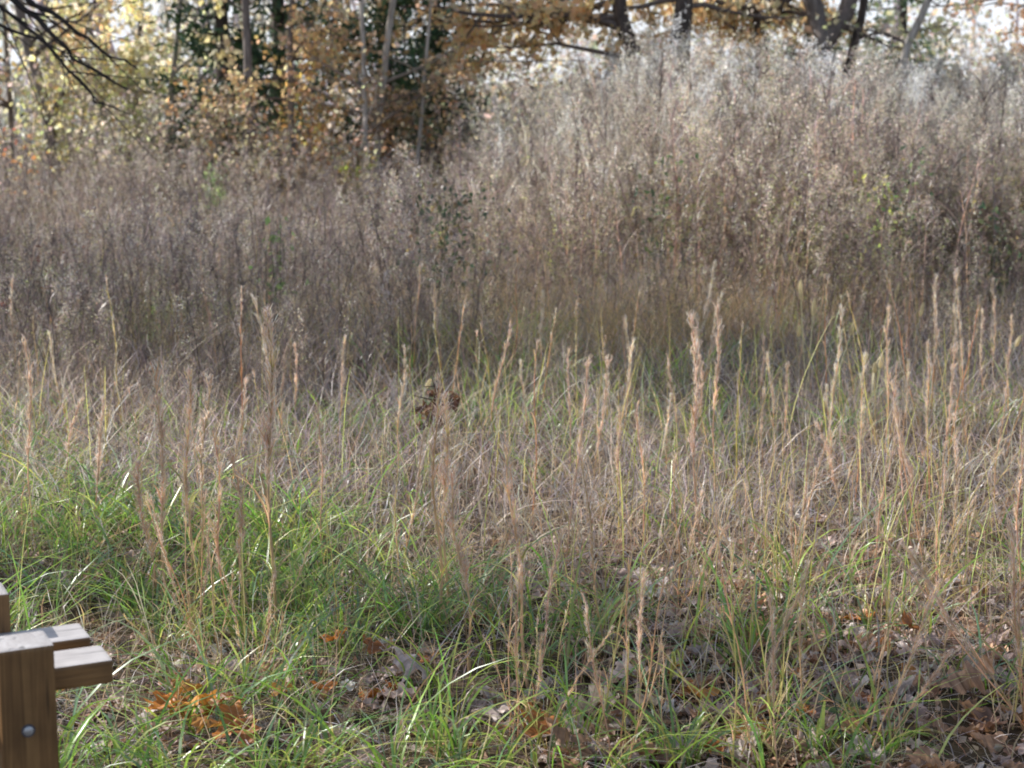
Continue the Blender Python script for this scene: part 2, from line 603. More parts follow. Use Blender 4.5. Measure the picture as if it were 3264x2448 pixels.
grass('broad_dead_blade', 'broad curled dead grass leaves lying among the dry stems', 1500, 4.6, 11.5, 0.06, 0.30, 0.006, 0.012, TAN + [(0.72, 0.64, 0.52), (0.62, 0.46, 0.30)],
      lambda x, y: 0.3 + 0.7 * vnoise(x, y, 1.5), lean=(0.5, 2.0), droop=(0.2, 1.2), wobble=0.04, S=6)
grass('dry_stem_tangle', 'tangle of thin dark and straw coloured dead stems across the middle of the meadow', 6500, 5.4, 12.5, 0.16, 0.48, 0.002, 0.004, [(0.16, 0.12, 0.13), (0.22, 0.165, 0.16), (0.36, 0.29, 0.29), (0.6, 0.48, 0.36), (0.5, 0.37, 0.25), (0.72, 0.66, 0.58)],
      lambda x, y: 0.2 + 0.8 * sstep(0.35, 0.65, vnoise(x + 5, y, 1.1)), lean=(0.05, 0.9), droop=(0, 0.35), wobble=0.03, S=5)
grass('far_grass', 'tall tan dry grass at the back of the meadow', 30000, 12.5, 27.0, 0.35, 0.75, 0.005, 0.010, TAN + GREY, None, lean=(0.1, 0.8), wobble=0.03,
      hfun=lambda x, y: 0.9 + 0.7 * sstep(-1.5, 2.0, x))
grass('pale_grass', 'tall straw grass above the weeds, its tips painted pale like sunlight', 4600, 12.8, 18.5, 0.9, 1.7, 0.006, 0.013, [(0.20, 0.15, 0.11), (0.3, 0.22, 0.15)],
      lambda x, y: sstep(-0.5, 0.9, x) * (0.25 + 0.75 * np.exp(-((x - 1.7) / 1.5) ** 2)), lean=(0.1, 0.6), droop=(0.0, 0.5), wobble=0.04, S=6, tipcols=PALE)  # pale tips carry the sunlight as colour

# ------------------------------------------------------------------ dry weeds
WD = [(0.10, 0.075, 0.078), (0.16, 0.12, 0.11), (0.06, 0.045, 0.05), (0.26, 0.19, 0.15)]
WS = [(0.44, 0.36, 0.31), (0.22, 0.165, 0.16), (0.66, 0.57, 0.46), (0.11, 0.08, 0.082), (0.50, 0.38, 0.25), (0.34, 0.34, 0.15), (0.15, 0.11, 0.11)]
WS_PALE = [(0.74, 0.66, 0.53), (0.62, 0.53, 0.42), (0.82, 0.77, 0.66), (0.40, 0.32, 0.25), (0.20, 0.15, 0.13)]


def weed_parts(seed_cols, nb=16, lo=0.35, nt=17, leaves=9, thick=1.0, bl=1.0, topc=None):
    """one dry weed of unit height: stem + branchlets, seed heads, shrivelled leaves"""
    st, sd, lf = MB(), MB(), MB()
    k = np.linspace(0, 1, 7)
    a = R.uniform(0, 2 * PI)
    bend = R.uniform(0.02, 0.12)
    pts = np.stack((np.cos(a) * bend * k ** 2 + 0.012 * np.sin(k * 7 + a), np.sin(a) * bend * k ** 2 + 0.012 * np.cos(k * 6), k), 1)
    tubes(st, pts, thick * 0.0042 * (1 - 0.75 * k)[None], pal(WD, 1), 4)
    f = np.sort(R.uniform(lo, 0.98, nb))
    P = np.stack([np.interp(f, k, pts[:, i]) for i in range(3)], 1)
    az = R.uniform(0, 2 * PI, nb)
    ln = bl * R.uniform(0.10, 0.24, nb) * (1.15 - 0.6 * f)
    c = pal(WD, nb)
    ctr = ribbons(st, P, az, ln * R.uniform(0.7, 1.1, nb), ln * R.uniform(0.35, 0.9, nb), 0.004, c, c * 1.2, S=3, taper=0.4)
    T = []
    for i in range(nb):
        s = R.uniform(0.25, 1.0, nt)
        idx = s * 3
        lo_i = np.minimum(idx.astype(int), 2)
        fr = (idx - lo_i)[:, None]
        T.append(ctr[i, lo_i] * (1 - fr) + ctr[i, lo_i + 1] * fr + R.normal(0, 0.008, (nt, 3)))
    T = np.concatenate(T)
    top = pts[-1] + R.normal(0, 1, (12, 3)) * (0.012, 0.012, 0.04)
    T = np.concatenate((T, top))
    cs = pal(seed_cols, len(T), 0.25, sat=1.3)
    if topc is not None:  # lighter top colours stand in for sunlight on the weed tops
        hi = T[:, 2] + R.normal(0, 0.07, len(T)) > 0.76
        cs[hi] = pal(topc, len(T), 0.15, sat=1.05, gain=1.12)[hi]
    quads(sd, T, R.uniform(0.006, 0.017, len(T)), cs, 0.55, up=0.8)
    fl = R.uniform(0.08, 0.85, leaves)
    PL = np.stack([np.interp(fl, k, pts[:, i]) for i in range(3)], 1)
    cl = pal([(0.16, 0.11, 0.09), (0.22, 0.16, 0.11), (0.11, 0.085, 0.075), (0.20, 0.20, 0.09)], leaves)
    ribbons(lf, PL, R.uniform(0, 2 * PI, leaves), R.uniform(-0.01, 0.05, leaves), R.uniform(0.03, 0.09, leaves), R.uniform(0.008, 0.016, leaves), cl, cl, S=3, droop=R.uniform(0.5, 2.5, leaves), power=1.0)
    return st, sd, lf


def weed_proto(cols, **kw):
    r = empty('dry_weed')
    st, sd, lf = weed_parts(cols, **kw)
    st.build('stem', M_STEM, r)
    sd.build('seed_sprays', M_WEED, r)
    lf.build('leaves', M_WEED, r)
    return r, (st, sd, lf)


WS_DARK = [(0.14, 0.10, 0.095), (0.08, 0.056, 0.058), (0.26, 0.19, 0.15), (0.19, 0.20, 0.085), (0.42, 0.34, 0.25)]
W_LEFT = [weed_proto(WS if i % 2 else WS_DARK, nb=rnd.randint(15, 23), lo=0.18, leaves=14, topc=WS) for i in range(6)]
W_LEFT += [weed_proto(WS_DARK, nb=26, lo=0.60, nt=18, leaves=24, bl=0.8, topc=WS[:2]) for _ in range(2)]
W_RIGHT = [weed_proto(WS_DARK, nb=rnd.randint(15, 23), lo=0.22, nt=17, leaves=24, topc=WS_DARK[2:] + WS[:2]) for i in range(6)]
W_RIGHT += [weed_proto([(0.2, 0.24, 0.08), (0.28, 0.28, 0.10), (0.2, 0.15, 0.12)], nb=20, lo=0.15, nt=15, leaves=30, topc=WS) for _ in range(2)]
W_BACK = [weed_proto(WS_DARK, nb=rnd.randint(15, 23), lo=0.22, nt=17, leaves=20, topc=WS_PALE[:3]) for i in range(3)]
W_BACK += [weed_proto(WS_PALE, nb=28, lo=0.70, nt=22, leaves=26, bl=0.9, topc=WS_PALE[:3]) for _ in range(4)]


def weed_height(x, y):
    near = 11.0 - 3.9 * sstep(0.2, -1.1, x) - 0.3 * sstep(0.8, 2.2, x)
    return (0.50 + 0.74 * sstep(-1.2, 1.5, x - 0.06 * (y - 12)) * (0.72 + 0.50 * sstep(12.4, 14.6, y)) - 0.16 * sstep(1.9, 3.2, x) + 0.26 * vnoise(x, y, 0.8) + 0.34 * vnoise(x + 5, y, 2.6) - 0.12) * (0.46 + 0.54 * sstep(near - 2.6, near + 2.6, y))


def weed_ok(x, y):
    near = 11.0 - 3.9 * sstep(0.2, -1.1, x) - 0.3 * sstep(0.8, 2.2, x)
    return 0.2 * sstep(near - 3.5, near - 1, y) + 0.8 * sstep(near - 2.2, near + 2.0, y + 2.4 * (vnoise(x, y, 1.1) - 0.5))


def merge_weeds(name, label, n, y0, y1, protos, side):
    P = scatter(n, y0, y1, dens=lambda x, y: weed_ok(x, y) * side(x, y) * (0.06 + 0.94 * sstep(0.3, 0.7, vnoise(x + 3, y, 1.9))))
    which = R.integers(0, len(protos), n)
    mb = MB()
    for pi, (_, parts) in enumerate(protos):
        sel = np.where(which == pi)[0]
        if not len(sel):
            continue
        for part in parts:
            v, c, l, s = part.arrays()
            k = s[0]
            same = s == k
            groups = [k] if same.all() else sorted(set(s.tolist()))
            h = weed_height(P[sel, 0], P[sel, 1]) * R.uniform(0.55, 1.2, len(sel))
            a = R.uniform(0, 2 * PI, len(sel))
            wsc = h * R.uniform(0.8, 1.3, len(sel))
            tx, ty = R.normal(0, 0.13, (2, len(sel)))
            x = (v[None, :, 0] * np.cos(a)[:, None] - v[None, :, 1] * np.sin(a)[:, None]) * wsc[:, None] + v[None, :, 2] * (h * tx)[:, None] + P[sel, 0][:, None]
            y = (v[None, :, 0] * np.sin(a)[:, None] + v[None, :, 1] * np.cos(a)[:, None]) * wsc[:, None] + v[None, :, 2] * (h * ty)[:, None] + P[sel, 1][:, None]
            z = v[None, :, 2] * h[:, None] + P[sel, 2][:, None]
            V = np.stack((x, y, z), 2)
            C = c[None] * R.uniform(0.4, 1.45, (len(sel), 1, 1))
            st = np.concatenate(([0], np.cumsum(s)[:-1]))
            nv = len(v)
            first = True
            for kk in groups:
                rows = l[st[s == kk][:, None] + np.arange(kk)[None]]
                F = (rows[None] + (np.arange(len(sel)) * nv)[:, None, None]).reshape(-1, kk)
                if first:
                    mb.add(V.reshape(-1, 3), F, np.clip(C, 0, 0.9).reshape(-1, 3))
                    off = mb.n - len(sel) * nv
                    first = False
                else:
                    mb.l.append((F + off).ravel())
                    mb.s.append(np.full(len(F), kk))
    return tag(mb.build(name, M_WEED), label, 'weeds', kind='stuff')


left_side = lambda x, y: sstep(0.4, -0.6, x - 0.03 * (y - 10))
right_side = lambda x, y: sstep(-0.6, 0.4, x - 0.03 * (y - 10))
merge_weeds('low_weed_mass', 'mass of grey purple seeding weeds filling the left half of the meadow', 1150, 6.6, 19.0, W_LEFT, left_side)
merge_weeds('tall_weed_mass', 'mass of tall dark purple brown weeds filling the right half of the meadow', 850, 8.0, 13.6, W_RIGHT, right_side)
merge_weeds('sun_painted_weed_mass', 'band of weed tops painted pale like sunlight along the back of the right stand', 850, 12.8, 19.0, W_BACK, right_side)


for pr_ in W_LEFT[6:] + W_BACK:
    for ch_ in KIDS.pop(pr_[0].name):
        bpy.data.objects.remove(ch_)
    bpy.data.objects.remove(pr_[0])


def place_weeds(protos, n, y0, y1, side, label, group):
    P = scatter(n, y0, y1, dens=lambda x, y: weed_ok(x, y) * side(x, y), margin=0.0)
    for i in range(n):
        pr = protos[i % len(protos)][0]
        h = float(weed_height(P[i, 0], P[i, 1])) * rnd.uniform(0.6, 1.2)
        w = h * rnd.uniform(0.85, 1.25)
        rot = (rnd.gauss(0, 0.12), rnd.gauss(0, 0.12), rnd.uniform(0, 2 * PI))
        if i < len(protos):
            o = pr
            o.location, o.rotation_euler, o.scale = P[i], rot, (w, w, h)
        else:
            o = dup(pr, P[i], rot, (w, w, h))
        tag(o, label, 'weed', group)


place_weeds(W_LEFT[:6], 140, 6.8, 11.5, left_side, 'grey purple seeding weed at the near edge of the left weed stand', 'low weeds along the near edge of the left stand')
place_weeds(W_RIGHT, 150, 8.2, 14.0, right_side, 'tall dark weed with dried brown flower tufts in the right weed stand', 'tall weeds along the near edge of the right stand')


# dark seedy stalks that stand out of the mass
DK = [weed_proto([(0.07, 0.05, 0.05), (0.10, 0.075, 0.07), (0.16, 0.12, 0.11)], nb=46, lo=0.25, nt=14, leaves=26, thick=2.6, bl=0.42) for _ in range(3)]
for o_, _ in DK:
    kids_ = KIDS.pop(o_.name)
    o_.name = 'dark_weed_stalk'
    KIDS[o_.name] = kids_
for i, (px, ty, by, lab) in enumerate([
    (1000, 250, 560, 'tall narrow dark brown weed stalk in front of the weeds just left of centre'),
    (1155, 265, 520, 'dark weed stalk right of the narrow centre one'),
    (1310, 240, 520, 'dark weed stalk with a pale top behind the centre of the right stand'),
    (1245, 290, 530, 'crooked dark weed stalk between the two straight centre ones'),
    (1470, 230, 560, 'thick dark weed stalk in the middle of the right stand'),
    (1580, 250, 560, 'dark weed stalk under the pale grass plumes'),
    (1690, 260, 580, 'dark weed stalk right of the pale grass plumes'),
    (1790, 230, 580, 'dark weed stalk leading up to the stout forked trunk'),
    (1935, 250, 600, 'dark weed stalk below the pale leaning trunk'),
    (1860, 280, 560, 'short dark weed stalk left of the green narrow leaved weed'),
    (2060, 250, 600, 'dark weed stalk near the right edge under the brown oak leaves'),
    (2165, 270, 600, 'dark weed stalk closest to the right edge'),
    (375, 500, 780, 'dark grey weed stalk in the low stand left of centre'),
    (215, 520, 800, 'dark weed stalk in the low stand toward the left edge'),
    (90, 480, 800, 'dark weed stalk closest to the left edge'),
    (520, 520, 760, 'dark weed stalk at the right end of the low stand'),
    (300, 480, 800, 'dark slim weed stalk in the thick of the low stand'),
]):
    Yd = 12.0 + rnd.uniform(-0.5, 0.6) if px > 900 else 9.6 + rnd.uniform(-0.5, 0.5)
    t = at(px * 3264 / 2212.0, ty * 3264 / 2212.0, Yd)
    h = t[2]
    pr = DK[i % 3][0]
    args = ((t[0], Yd, -0.01), (rnd.gauss(0, 0.05), rnd.gauss(0, 0.05), rnd.uniform(0, 6)), (h * 0.6, h * 0.6, h))
    if i < 3:
        o = pr
        o.location, o.rotation_euler, o.scale = args
    else:
        o = dup(pr, *args)
    tag(o, lab, 'weed')

# ------------------------------------------------------------------ little bluestem stalks
BS_STEM = [(0.58, 0.35, 0.19), (0.64, 0.43, 0.24), (0.50, 0.30, 0.18), (0.54, 0.46, 0.18)]
BS_FLUFF = [(0.76, 0.58, 0.46), (0.70, 0.49, 0.36), (0.86, 0.76, 0.68), (0.64, 0.42, 0.28)]


def bluestem_parts(lo=0.35, nn=9, fl=34):
    st, fluff, lf = MB(), MB(), MB()
    k = np.linspace(0, 1, 9)
    a = R.uniform(0, 2 * PI)
    b = R.uniform(0.0, 0.03)
    pts = np.stack((np.cos(a) * b * k ** 2.2 + 0.006 * np.sin(k * 9 + a), np.sin(a) * b * k ** 2.2 + 0.006 * np.cos(k * 8), k), 1)
    c = pal(BS_STEM, 1, 0.1)
    tubes(st, pts, (0.0032 * (1 - 0.55 * k))[None], c, 5)
    f = np.linspace(lo, 0.99, nn) + R.normal(0, 0.012, nn)
    f = np.clip(f, 0, 1)
    for i, q in enumerate(f):
        p = np.array([np.interp(q, k, pts[:, j]) for j in range(3)])
        ln = R.uniform(0.05, 0.11)
        az = R.uniform(0, 2 * PI)
        m = 2
        PP = np.repeat(p[None], m, 0)
        cc = pal(BS_STEM, m, 0.15)
        ctr = ribbons(st, PP, az + R.normal(0, 0.6, m), ln * R.uniform(0.85, 1.1, m), ln * R.uniform(0.05, 0.20, m), 0.0028, cc, cc * 1.2, S=3, taper=0.3)
        nf = fl // 2
        for t in range(m):
            s = R.uniform(0.1, 1, nf) * 3
            li = np.minimum(s.astype(int), 2)
            fr = (s - li)[:, None]
            T = ctr[t, li] * (1 - fr) + ctr[t, li + 1] * fr + R.normal(0, 0.0035, (nf, 3))
            hl = R.uniform(0.012, 0.030, nf)
            hc = pal(BS_FLUFF, nf, 0.14, sat=0.9)
            ribbons(fluff, T, R.uniform(0, 2 * PI, nf), hl, hl * R.uniform(0.05, 0.55, nf), R.uniform(0.0011, 0.0022, nf), hc, hc, S=2, power=1.3, taper=0.5)
    n = 6
    fl_ = R.uniform(0.03, 0.55, n)
    PL = np.stack([np.interp(fl_, k, pts[:, i]) for i in range(3)], 1)
    cl = pal(BS_STEM + [(0.30, 0.28, 0.09)], n)
    ln = R.uniform(0.12, 0.26, n)
    ribbons(lf, PL, R.uniform(0, 2 * PI, n), ln, ln * R.uniform(0.08, 0.5, n), R.uniform(0.003, 0.0055, n), cl, cl * 1.2, S=5, droop=R.uniform(0, 0.6, n))
    return st, fluff, lf


def bluestem_proto(**kw):
    r = empty('bluestem_stalk')
    p = bluestem_parts(**kw)
    p[0].build('stem', M_STEM, r)
    p[1].build('fluff_sprays', M_FLUFF, r)
    p[2].build('leaves', M_DRY, r)
    return r, p


BS = [bluestem_proto(lo=rnd.uniform(0.30, 0.55), nn=rnd.choice((11, 13, 15, 18)), fl=rnd.choice((34, 42, 52))) for _ in range(9)]
BS_THIN = [bluestem_proto(lo=rnd.uniform(0.5, 0.75), nn=rnd.choice((3, 4, 5)), fl=rnd.choice((12, 18))) for _ in range(5)]
BS_USED = set()


def put_bluestem(i, base, h, lx=0.0, ly=0.0, wide=1.0, label='', group=None, protos=None):
    protos = protos or BS
    pr = protos[i % len(protos)][0]
    rot = (-math.atan2(ly, h), math.atan2(lx, h), 0)
    spin = rnd.uniform(0, 2 * PI)
    from mathutils import Euler, Matrix
    m = Euler(rot).to_matrix() @ Matrix.Rotation(spin, 3, 'Z')
    e = m.to_euler()
    ws = h ** 0.4 * wide
    if pr.name not in BS_USED:
        BS_USED.add(pr.name)
        o = pr
        o.location, o.rotation_euler, o.scale = base, e, (ws, ws, h)
    else:
        o = dup(pr, base, e, (ws, ws, h))
    tag(o, label, 'grass stalk', group)
    return o


Z2 = 3264 / 2212.0   # the photo was measured on a 2212 px wide view
# top x, top y, base x, base y, label
PROM = [
    (578, 720, 592, 1370, 'tallest bluestem stalk, straight and fluffy, left of centre in the foreground'),
    (345, 830, 357, 1330, 'slim orange tan bluestem stalk rising behind the end of the timber bench'),
    (398, 828, 412, 1300, 'orange bluestem stalk with a dense pale tufted top in the left clump'),
    (437, 835, 428, 1250, 'short tufted bluestem stalk right beside the densest orange one'),
    (455, 960, 492, 1350, 'left leaning bluestem stalk just left of the tallest one'),
    (163, 868, 122, 1120, 'right leaning bluestem stalk near the left edge above the bench'),
    (300, 1000, 345, 1310, 'woolly white tufted bluestem stalk leaning left above the bench end'),
    (505, 1000, 537, 1350, 'bluestem stalk with white fluff close left of the tallest stalk'),
    (922, 850, 955, 1360, 'tall curved bluestem stalk below the hanging brown oak leaves'),
    (962, 885, 965, 1340, 'straight bluestem stalk paired with the curved one below the brown leaves'),
    (985, 1040, 1022, 1450, 'bluestem stalk with a kinked left leaning tip near the centre'),
    (1100, 990, 1142, 1480, 'bluestem stalk arching left at its tip, centre foreground'),
    (1262, 990, 1302, 1400, 'thin bluestem stalk leaning left, right of the centre clump'),
    (1388, 890, 1396, 1210, 'pink tan bluestem stalk standing alone right of centre'),
    (1205, 1165, 1150, 1520, 'short bluestem stalk leaning right with a forked tip, centre bottom'),
    (1500, 700, 1507, 1200, 'tall yellow green grass stalk with side leaves right of centre'),
    (1548, 680, 1540, 1050, 'slender pale topped stalk behind the yellow green stalk'),
    (842, 970, 862, 1260, 'faded grey bluestem stalk left of the curved centre pair'),
    (1335, 900, 1342, 1180, 'bluestem stalk with whitish tip left of the lone pink tan stalk'),
    (1770, 920, 1838, 1150, 'orange stalk leaning steeply left among the foxtails'),
    (1920, 680, 1915, 1000, 'reddish tufted stalk right of the upright foxtails'),
    (2068, 905, 2058, 1230, 'pale lit bluestem stalk near the right edge'),
    (2192, 950, 2203, 1290, 'bluestem stalk on the right edge of the meadow'),
    (1932, 840, 1968, 1180, 'left leaning bluestem stalk below the bleached forked grass'),
    (215, 870, 200, 1190, 'greenish tan stalk rising by the left edge'),
    (58, 760, 70, 1200, 'pink brown bluestem stalk closest to the left edge'),
]
for i, (tx, ty, bx, by, lab) in enumerate(PROM):
    b = on_ground(bx * Z2, by * Z2)
    b[2] = float(ground_z(b[0], b[1])) - 0.01
    t = at(tx * Z2, ty * Z2, b[1])
    put_bluestem(i, b, t[2] - b[2], t[0] - b[0], rnd.uniform(-0.03, 0.03), 1.7 if i < 12 else 1.15, lab)
Ps = scatter(24, 4.6, 7.4, margin=0.0)
for i in range(24):
    put_bluestem(i * 7 + 3, Ps[i] - (0, 0, 0.005), rnd.uniform(0.38, 0.66), rnd.gauss(0, 0.05), rnd.gauss(0, 0.05), 1.0, 'slender pinkish tan bluestem stalk standing loose among the foreground grass', 'loose bluestem stalks of the foreground', BS if i % 3 else BS_THIN)
# clumps of finer stems fanning from one foot
k = 0
for (bx, by, n, hh, fan, lab) in [
    (1140, 1600, 9, 0.42, 0.09, 'fine tan stem in the fanned clump at the bottom centre'),
    (1350, 1640, 8, 0.50, 0.10, 'fine ochre stem in the loose clump right of the bottom centre'),
    (1640, 1650, 12, 0.55, 0.14, 'ochre and green stem in the large clump at the bottom right'),
    (1880, 1620, 7, 0.42, 0.13, 'thin stem in the small clump over the leaf litter at the bottom right'),
    (2240, 1600, 13, 0.72, 0.16, 'brown stem in the dense clump leaning in at the right edge'),
    (560, 1450, 7, 0.40, 0.08, 'tan stem in the clump between the green grass left of centre'),
    (1480, 1350, 8, 0.50, 0.10, 'tan stem in the clump in the right middle foreground'),
    (420, 1390, 8, 0.55, 0.08, 'tan stem in the clump right of the bench end'),
    (1700, 1290, 9, 0.55, 0.12, 'tan stem in the clump at the sunlit grass on the right'),
    (2010, 1300, 9, 0.55, 0.12, 'tan stem in the clump below the pale lit stalk on the right'),
]:
    b0_ = on_ground(bx * Z2, by * Z2)
    for j in range(n):
        b = b0_ + np.array((rnd.gauss(0, 0.04), rnd.gauss(0, 0.05), 0))
        b[2] = float(ground_z(b[0], b[1])) - 0.01
        h = hh * rnd.uniform(0.6, 1.1)
        put_bluestem(k, b, h, rnd.gauss(0, fan), rnd.gauss(0, 0.06), 0.9, lab, 'stems of the clump: ' + lab.split(' in the ')[1], BS if j % 4 == 0 else BS_THIN)
        k += 1


def merge_proto(name, label, cat, n, P, protos, hr, mat, tilt=0.1):
    which = R.integers(0, len(protos), n)
    mb = MB()
    for pi, (_, parts) in enumerate(protos):
        sel = np.where(which == pi)[0]
        h = R.uniform(hr[0], hr[1], len(sel))
        ws = h ** 0.4
        a = R.uniform(0, 2 * PI, len(sel))
        tx, ty = R.normal(0, tilt, (2, len(sel)))
        for part in parts:
            v, c, l, s = part.arrays()
            x = (v[None, :, 0] * np.cos(a)[:, None] - v[None, :, 1] * np.sin(a)[:, None]) * ws[:, None] + v[None, :, 2] * (h * tx)[:, None] + P[sel, 0][:, None]
            y = (v[None, :, 0] * np.sin(a)[:, None] + v[None, :, 1] * np.cos(a)[:, None]) * ws[:, None] + v[None, :, 2] * (h * ty)[:, None] + P[sel, 1][:, None]
            z = v[None, :, 2] * h[:, None] + P[sel, 2][:, None]
            C = np.clip(c[None] * R.uniform(0.75, 1.2, (len(sel), 1, 1)), 0, 0.9)
            st = np.concatenate(([0], np.cumsum(s)[:-1]))
            off = mb.n
            first = True
            for kk in sorted(set(s.tolist())):
                rows = l[st[s == kk][:, None] + np.arange(kk)[None]]
                F = (rows[None] + (np.arange(len(sel)) * len(v))[:, None, None]).reshape(-1, kk)
                if first:
                    mb.add(np.stack((x, y, z), 2).reshape(-1, 3), F, C.reshape(-1, 3))
                    first = False
                else:
                    mb.l.append((F + off).ravel())
                    mb.s.append(np.full(len(F), kk))
    return tag(mb.build(name, mat), label, cat, kind='stuff')


Pb = scatter(180, 5.0, 12.0, dens=lambda x, y: (0.25 + 0.75 * sstep(0.45, 0.6, vnoise(x, y, 1.2))) * (0.4 + 0.6 * sstep(-0.5, 1.5, x)))
merge_proto('bluestem_stand', 'scattered tan bluestem stems thinning out into the middle meadow', 'grass', 180, Pb, BS[:3] + BS_THIN, (0.32, 0.66), M_FLUFF, 0.12)


# ------------------------------------------------------------------ foxtails
def foxtail_proto():
    r = empty('foxtail_grass')
    st, hd = MB(), MB()
    k = np.linspace(0, 1, 7)
    pts = np.stack((0.02 * k ** 2, 0 * k, k * 0.84), 1)
    tubes(st, pts, np.full((1, 7), 0.0022), np.array((0.66, 0.62, 0.38)), 5)
    kk = np.linspace(0, 1, 8)
    hp = np.stack((0.02 + 0.006 * kk ** 2, 0 * kk, 0.84 + 0.16 * kk), 1)
    tubes(hd, hp, (0.0085 * np.array((0.45, 0.85, 1, 1, 0.98, 0.9, 0.7, 0.15)))[None], np.array((0.86, 0.76, 0.50)), 8)
    n = 260
    q = R.uniform(0.02, 1, n)
    a = R.uniform(0, 2 * PI, n)
    rr = 0.0075 * np.sin(np.clip(q, 0.08, 0.97) * PI) ** 0.4
    P = np.stack((0.02 + 0.006 * q ** 2 + rr * np.cos(a), rr * np.sin(a), 0.84 + 0.16 * q), 1)
    cc = pal([(0.80, 0.70, 0.44), (0.66, 0.54, 0.30)], n, 0.12)
    ribbons(hd, P, a, np.full(n, 0.010), np.full(n, 0.008), 0.0012, cc, cc, S=1, power=1.0)
    st.build('stem', M_STEM, r)
    hd.build('seed_head', M_FLUFF, r)
    lf = MB()
    m = 3
    cl = pal([(0.5, 0.42, 0.24)], m)
    ribbons(lf, np.stack((np.zeros(m), np.zeros(m), R.uniform(0.1, 0.5, m)), 1), R.uniform(0, 6, m), R.uniform(0.1, 0.2, m), R.uniform(0.05, 0.15, m), 0.005, cl, cl, S=5, droop=0.4)
    lf.build('leaves', M_DRY, r)
    return r


FOX = [foxtail_proto() for _ in range(3)]
fox_list = [
    (1722, 602, 8.4, 1752, 0.0, 'pale foxtail with the highest seed head of the right group'),
    (1758, 645, 8.2, 1754, 0.0, 'upright foxtail with a thick yellow seed head, second of the right group'),
    (1852, 690, 8.0, 1800, 0.0, 'foxtail leaning right beside the upright yellow one'),
    (1938, 606, 9.2, 1905, 0.0, 'foxtail with a tilted yellow head far right of the tallest one'),
    (1993, 650, 8.8, 1960, 0.0, 'foxtail leaning right near the right edge of its group'),
    (1866, 762, 7.6, 1850, 0.0, 'short foxtail just below the right leaning one'),
    (1880, 778, 7.5, 1900, 0.0, 'low foxtail leaning left over the dark stems'),
    (1898, 765, 7.4, 1890, 0.0, 'low foxtail with a bleached head beside its darker neighbour'),
    (1720, 700, 8.6, 1722, 0.0, 'faint foxtail behind the two upright ones'),
    (2205, 715, 8.0, 2150, 0.0, 'foxtail nodding at the right edge of the photo'),
    (927, 812, 7.4, 880, 0.0, 'cream foxtail leaning right in front of the hanging brown leaves'),
    (465, 942, 6.4, 480, 0.0, 'cream foxtail head leaning left near the tallest bluestem'),
    (748, 860, 7.6, 770, 0.0, 'foxtail with a faded head left of the hanging brown leaves'),
    (690, 880, 7.2, 740, 0.0, 'foxtail drooping left in the dim middle meadow'),
    (676, 1060, 5.9, 680, 0.0, 'single whitish seed head above the green grass left of centre'),
]
for i, (px, py, Y, bx, _, lab) in enumerate(fox_list):
    t = at(px * Z2, py * Z2, Y)
    bx_w = at(bx * Z2, py * Z2, Y)[0]
    b = np.array((bx_w, Y + rnd.uniform(-0.05, 0.05), float(ground_z(bx_w, Y)) - 0.01))
    h = t[2] - b[2]
    e = (rnd.gauss(0, 0.05), math.atan2(t[0] - bx_w - 0.02, h), 0)
    if i < 3:
        o = FOX[i]
        o.location, o.rotation_euler, o.scale = b, e, (1.15, 1.15, h)
    else:
        o = dup(FOX[i % 3], b, e, (1.15, 1.15, h))
    tag(o, lab, 'foxtail')

# ------------------------------------------------------------------ pale grass leaves, one painted sunlit white, single green blades
def blade_thing(name, label, cat, pts_px, Y, w, col, mat):
    r = np.array([at(x * Z2, y * Z2, Y) for x, y in pts_px])
    t = np.linspace(0, 1, len(r))
    tt = np.linspace(0, 1, 9)
    c = np.stack([np.interp(tt, t, r[:, j]) for j in range(3)], 1)
    for _ in range(2):
        c[1:-1] = 0.25 * c[:-2] + 0.5 * c[1:-1] + 0.25 * c[2:]
    c[:, 1] += 0.05 * np.sin(tt * 3)
    base = c[0].copy()
    c = c - base
    d = np.gradient(c, axis=0)
    d /= np.linalg.norm(d, axis=1, keepdims=True)
    ang = np.linspace(0.2, 0.9, 9)
    side = np.stack((np.cos(ang), np.sin(ang), 0 * ang), 1)
    side -= d * np.sum(side * d, 1, keepdims=True)
    side /= np.linalg.norm(side, axis=1, keepdims=True)
    ww = w * 0.5 * np.minimum(1, 1.1 * (1.04 - tt) ** 0.7)
    up = np.cross(d, side) * (w * 0.18)
    v = np.stack((c - side * ww[:, None] + up, c, c + side * ww[:, None] + up), 1).reshape(-1, 3)
    f = []
    for i in range(8):
        for j in range(2):
            f.append((i * 3 + j, i * 3 + j + 1, i * 3 + j + 4, i * 3 + j + 3))
    mb = MB()
    mb.add(v, np.array(f), np.array(col))
    o = mb.build(name, mat, smooth=True)
    o.location = base
    tag(o, label, cat)
    return o


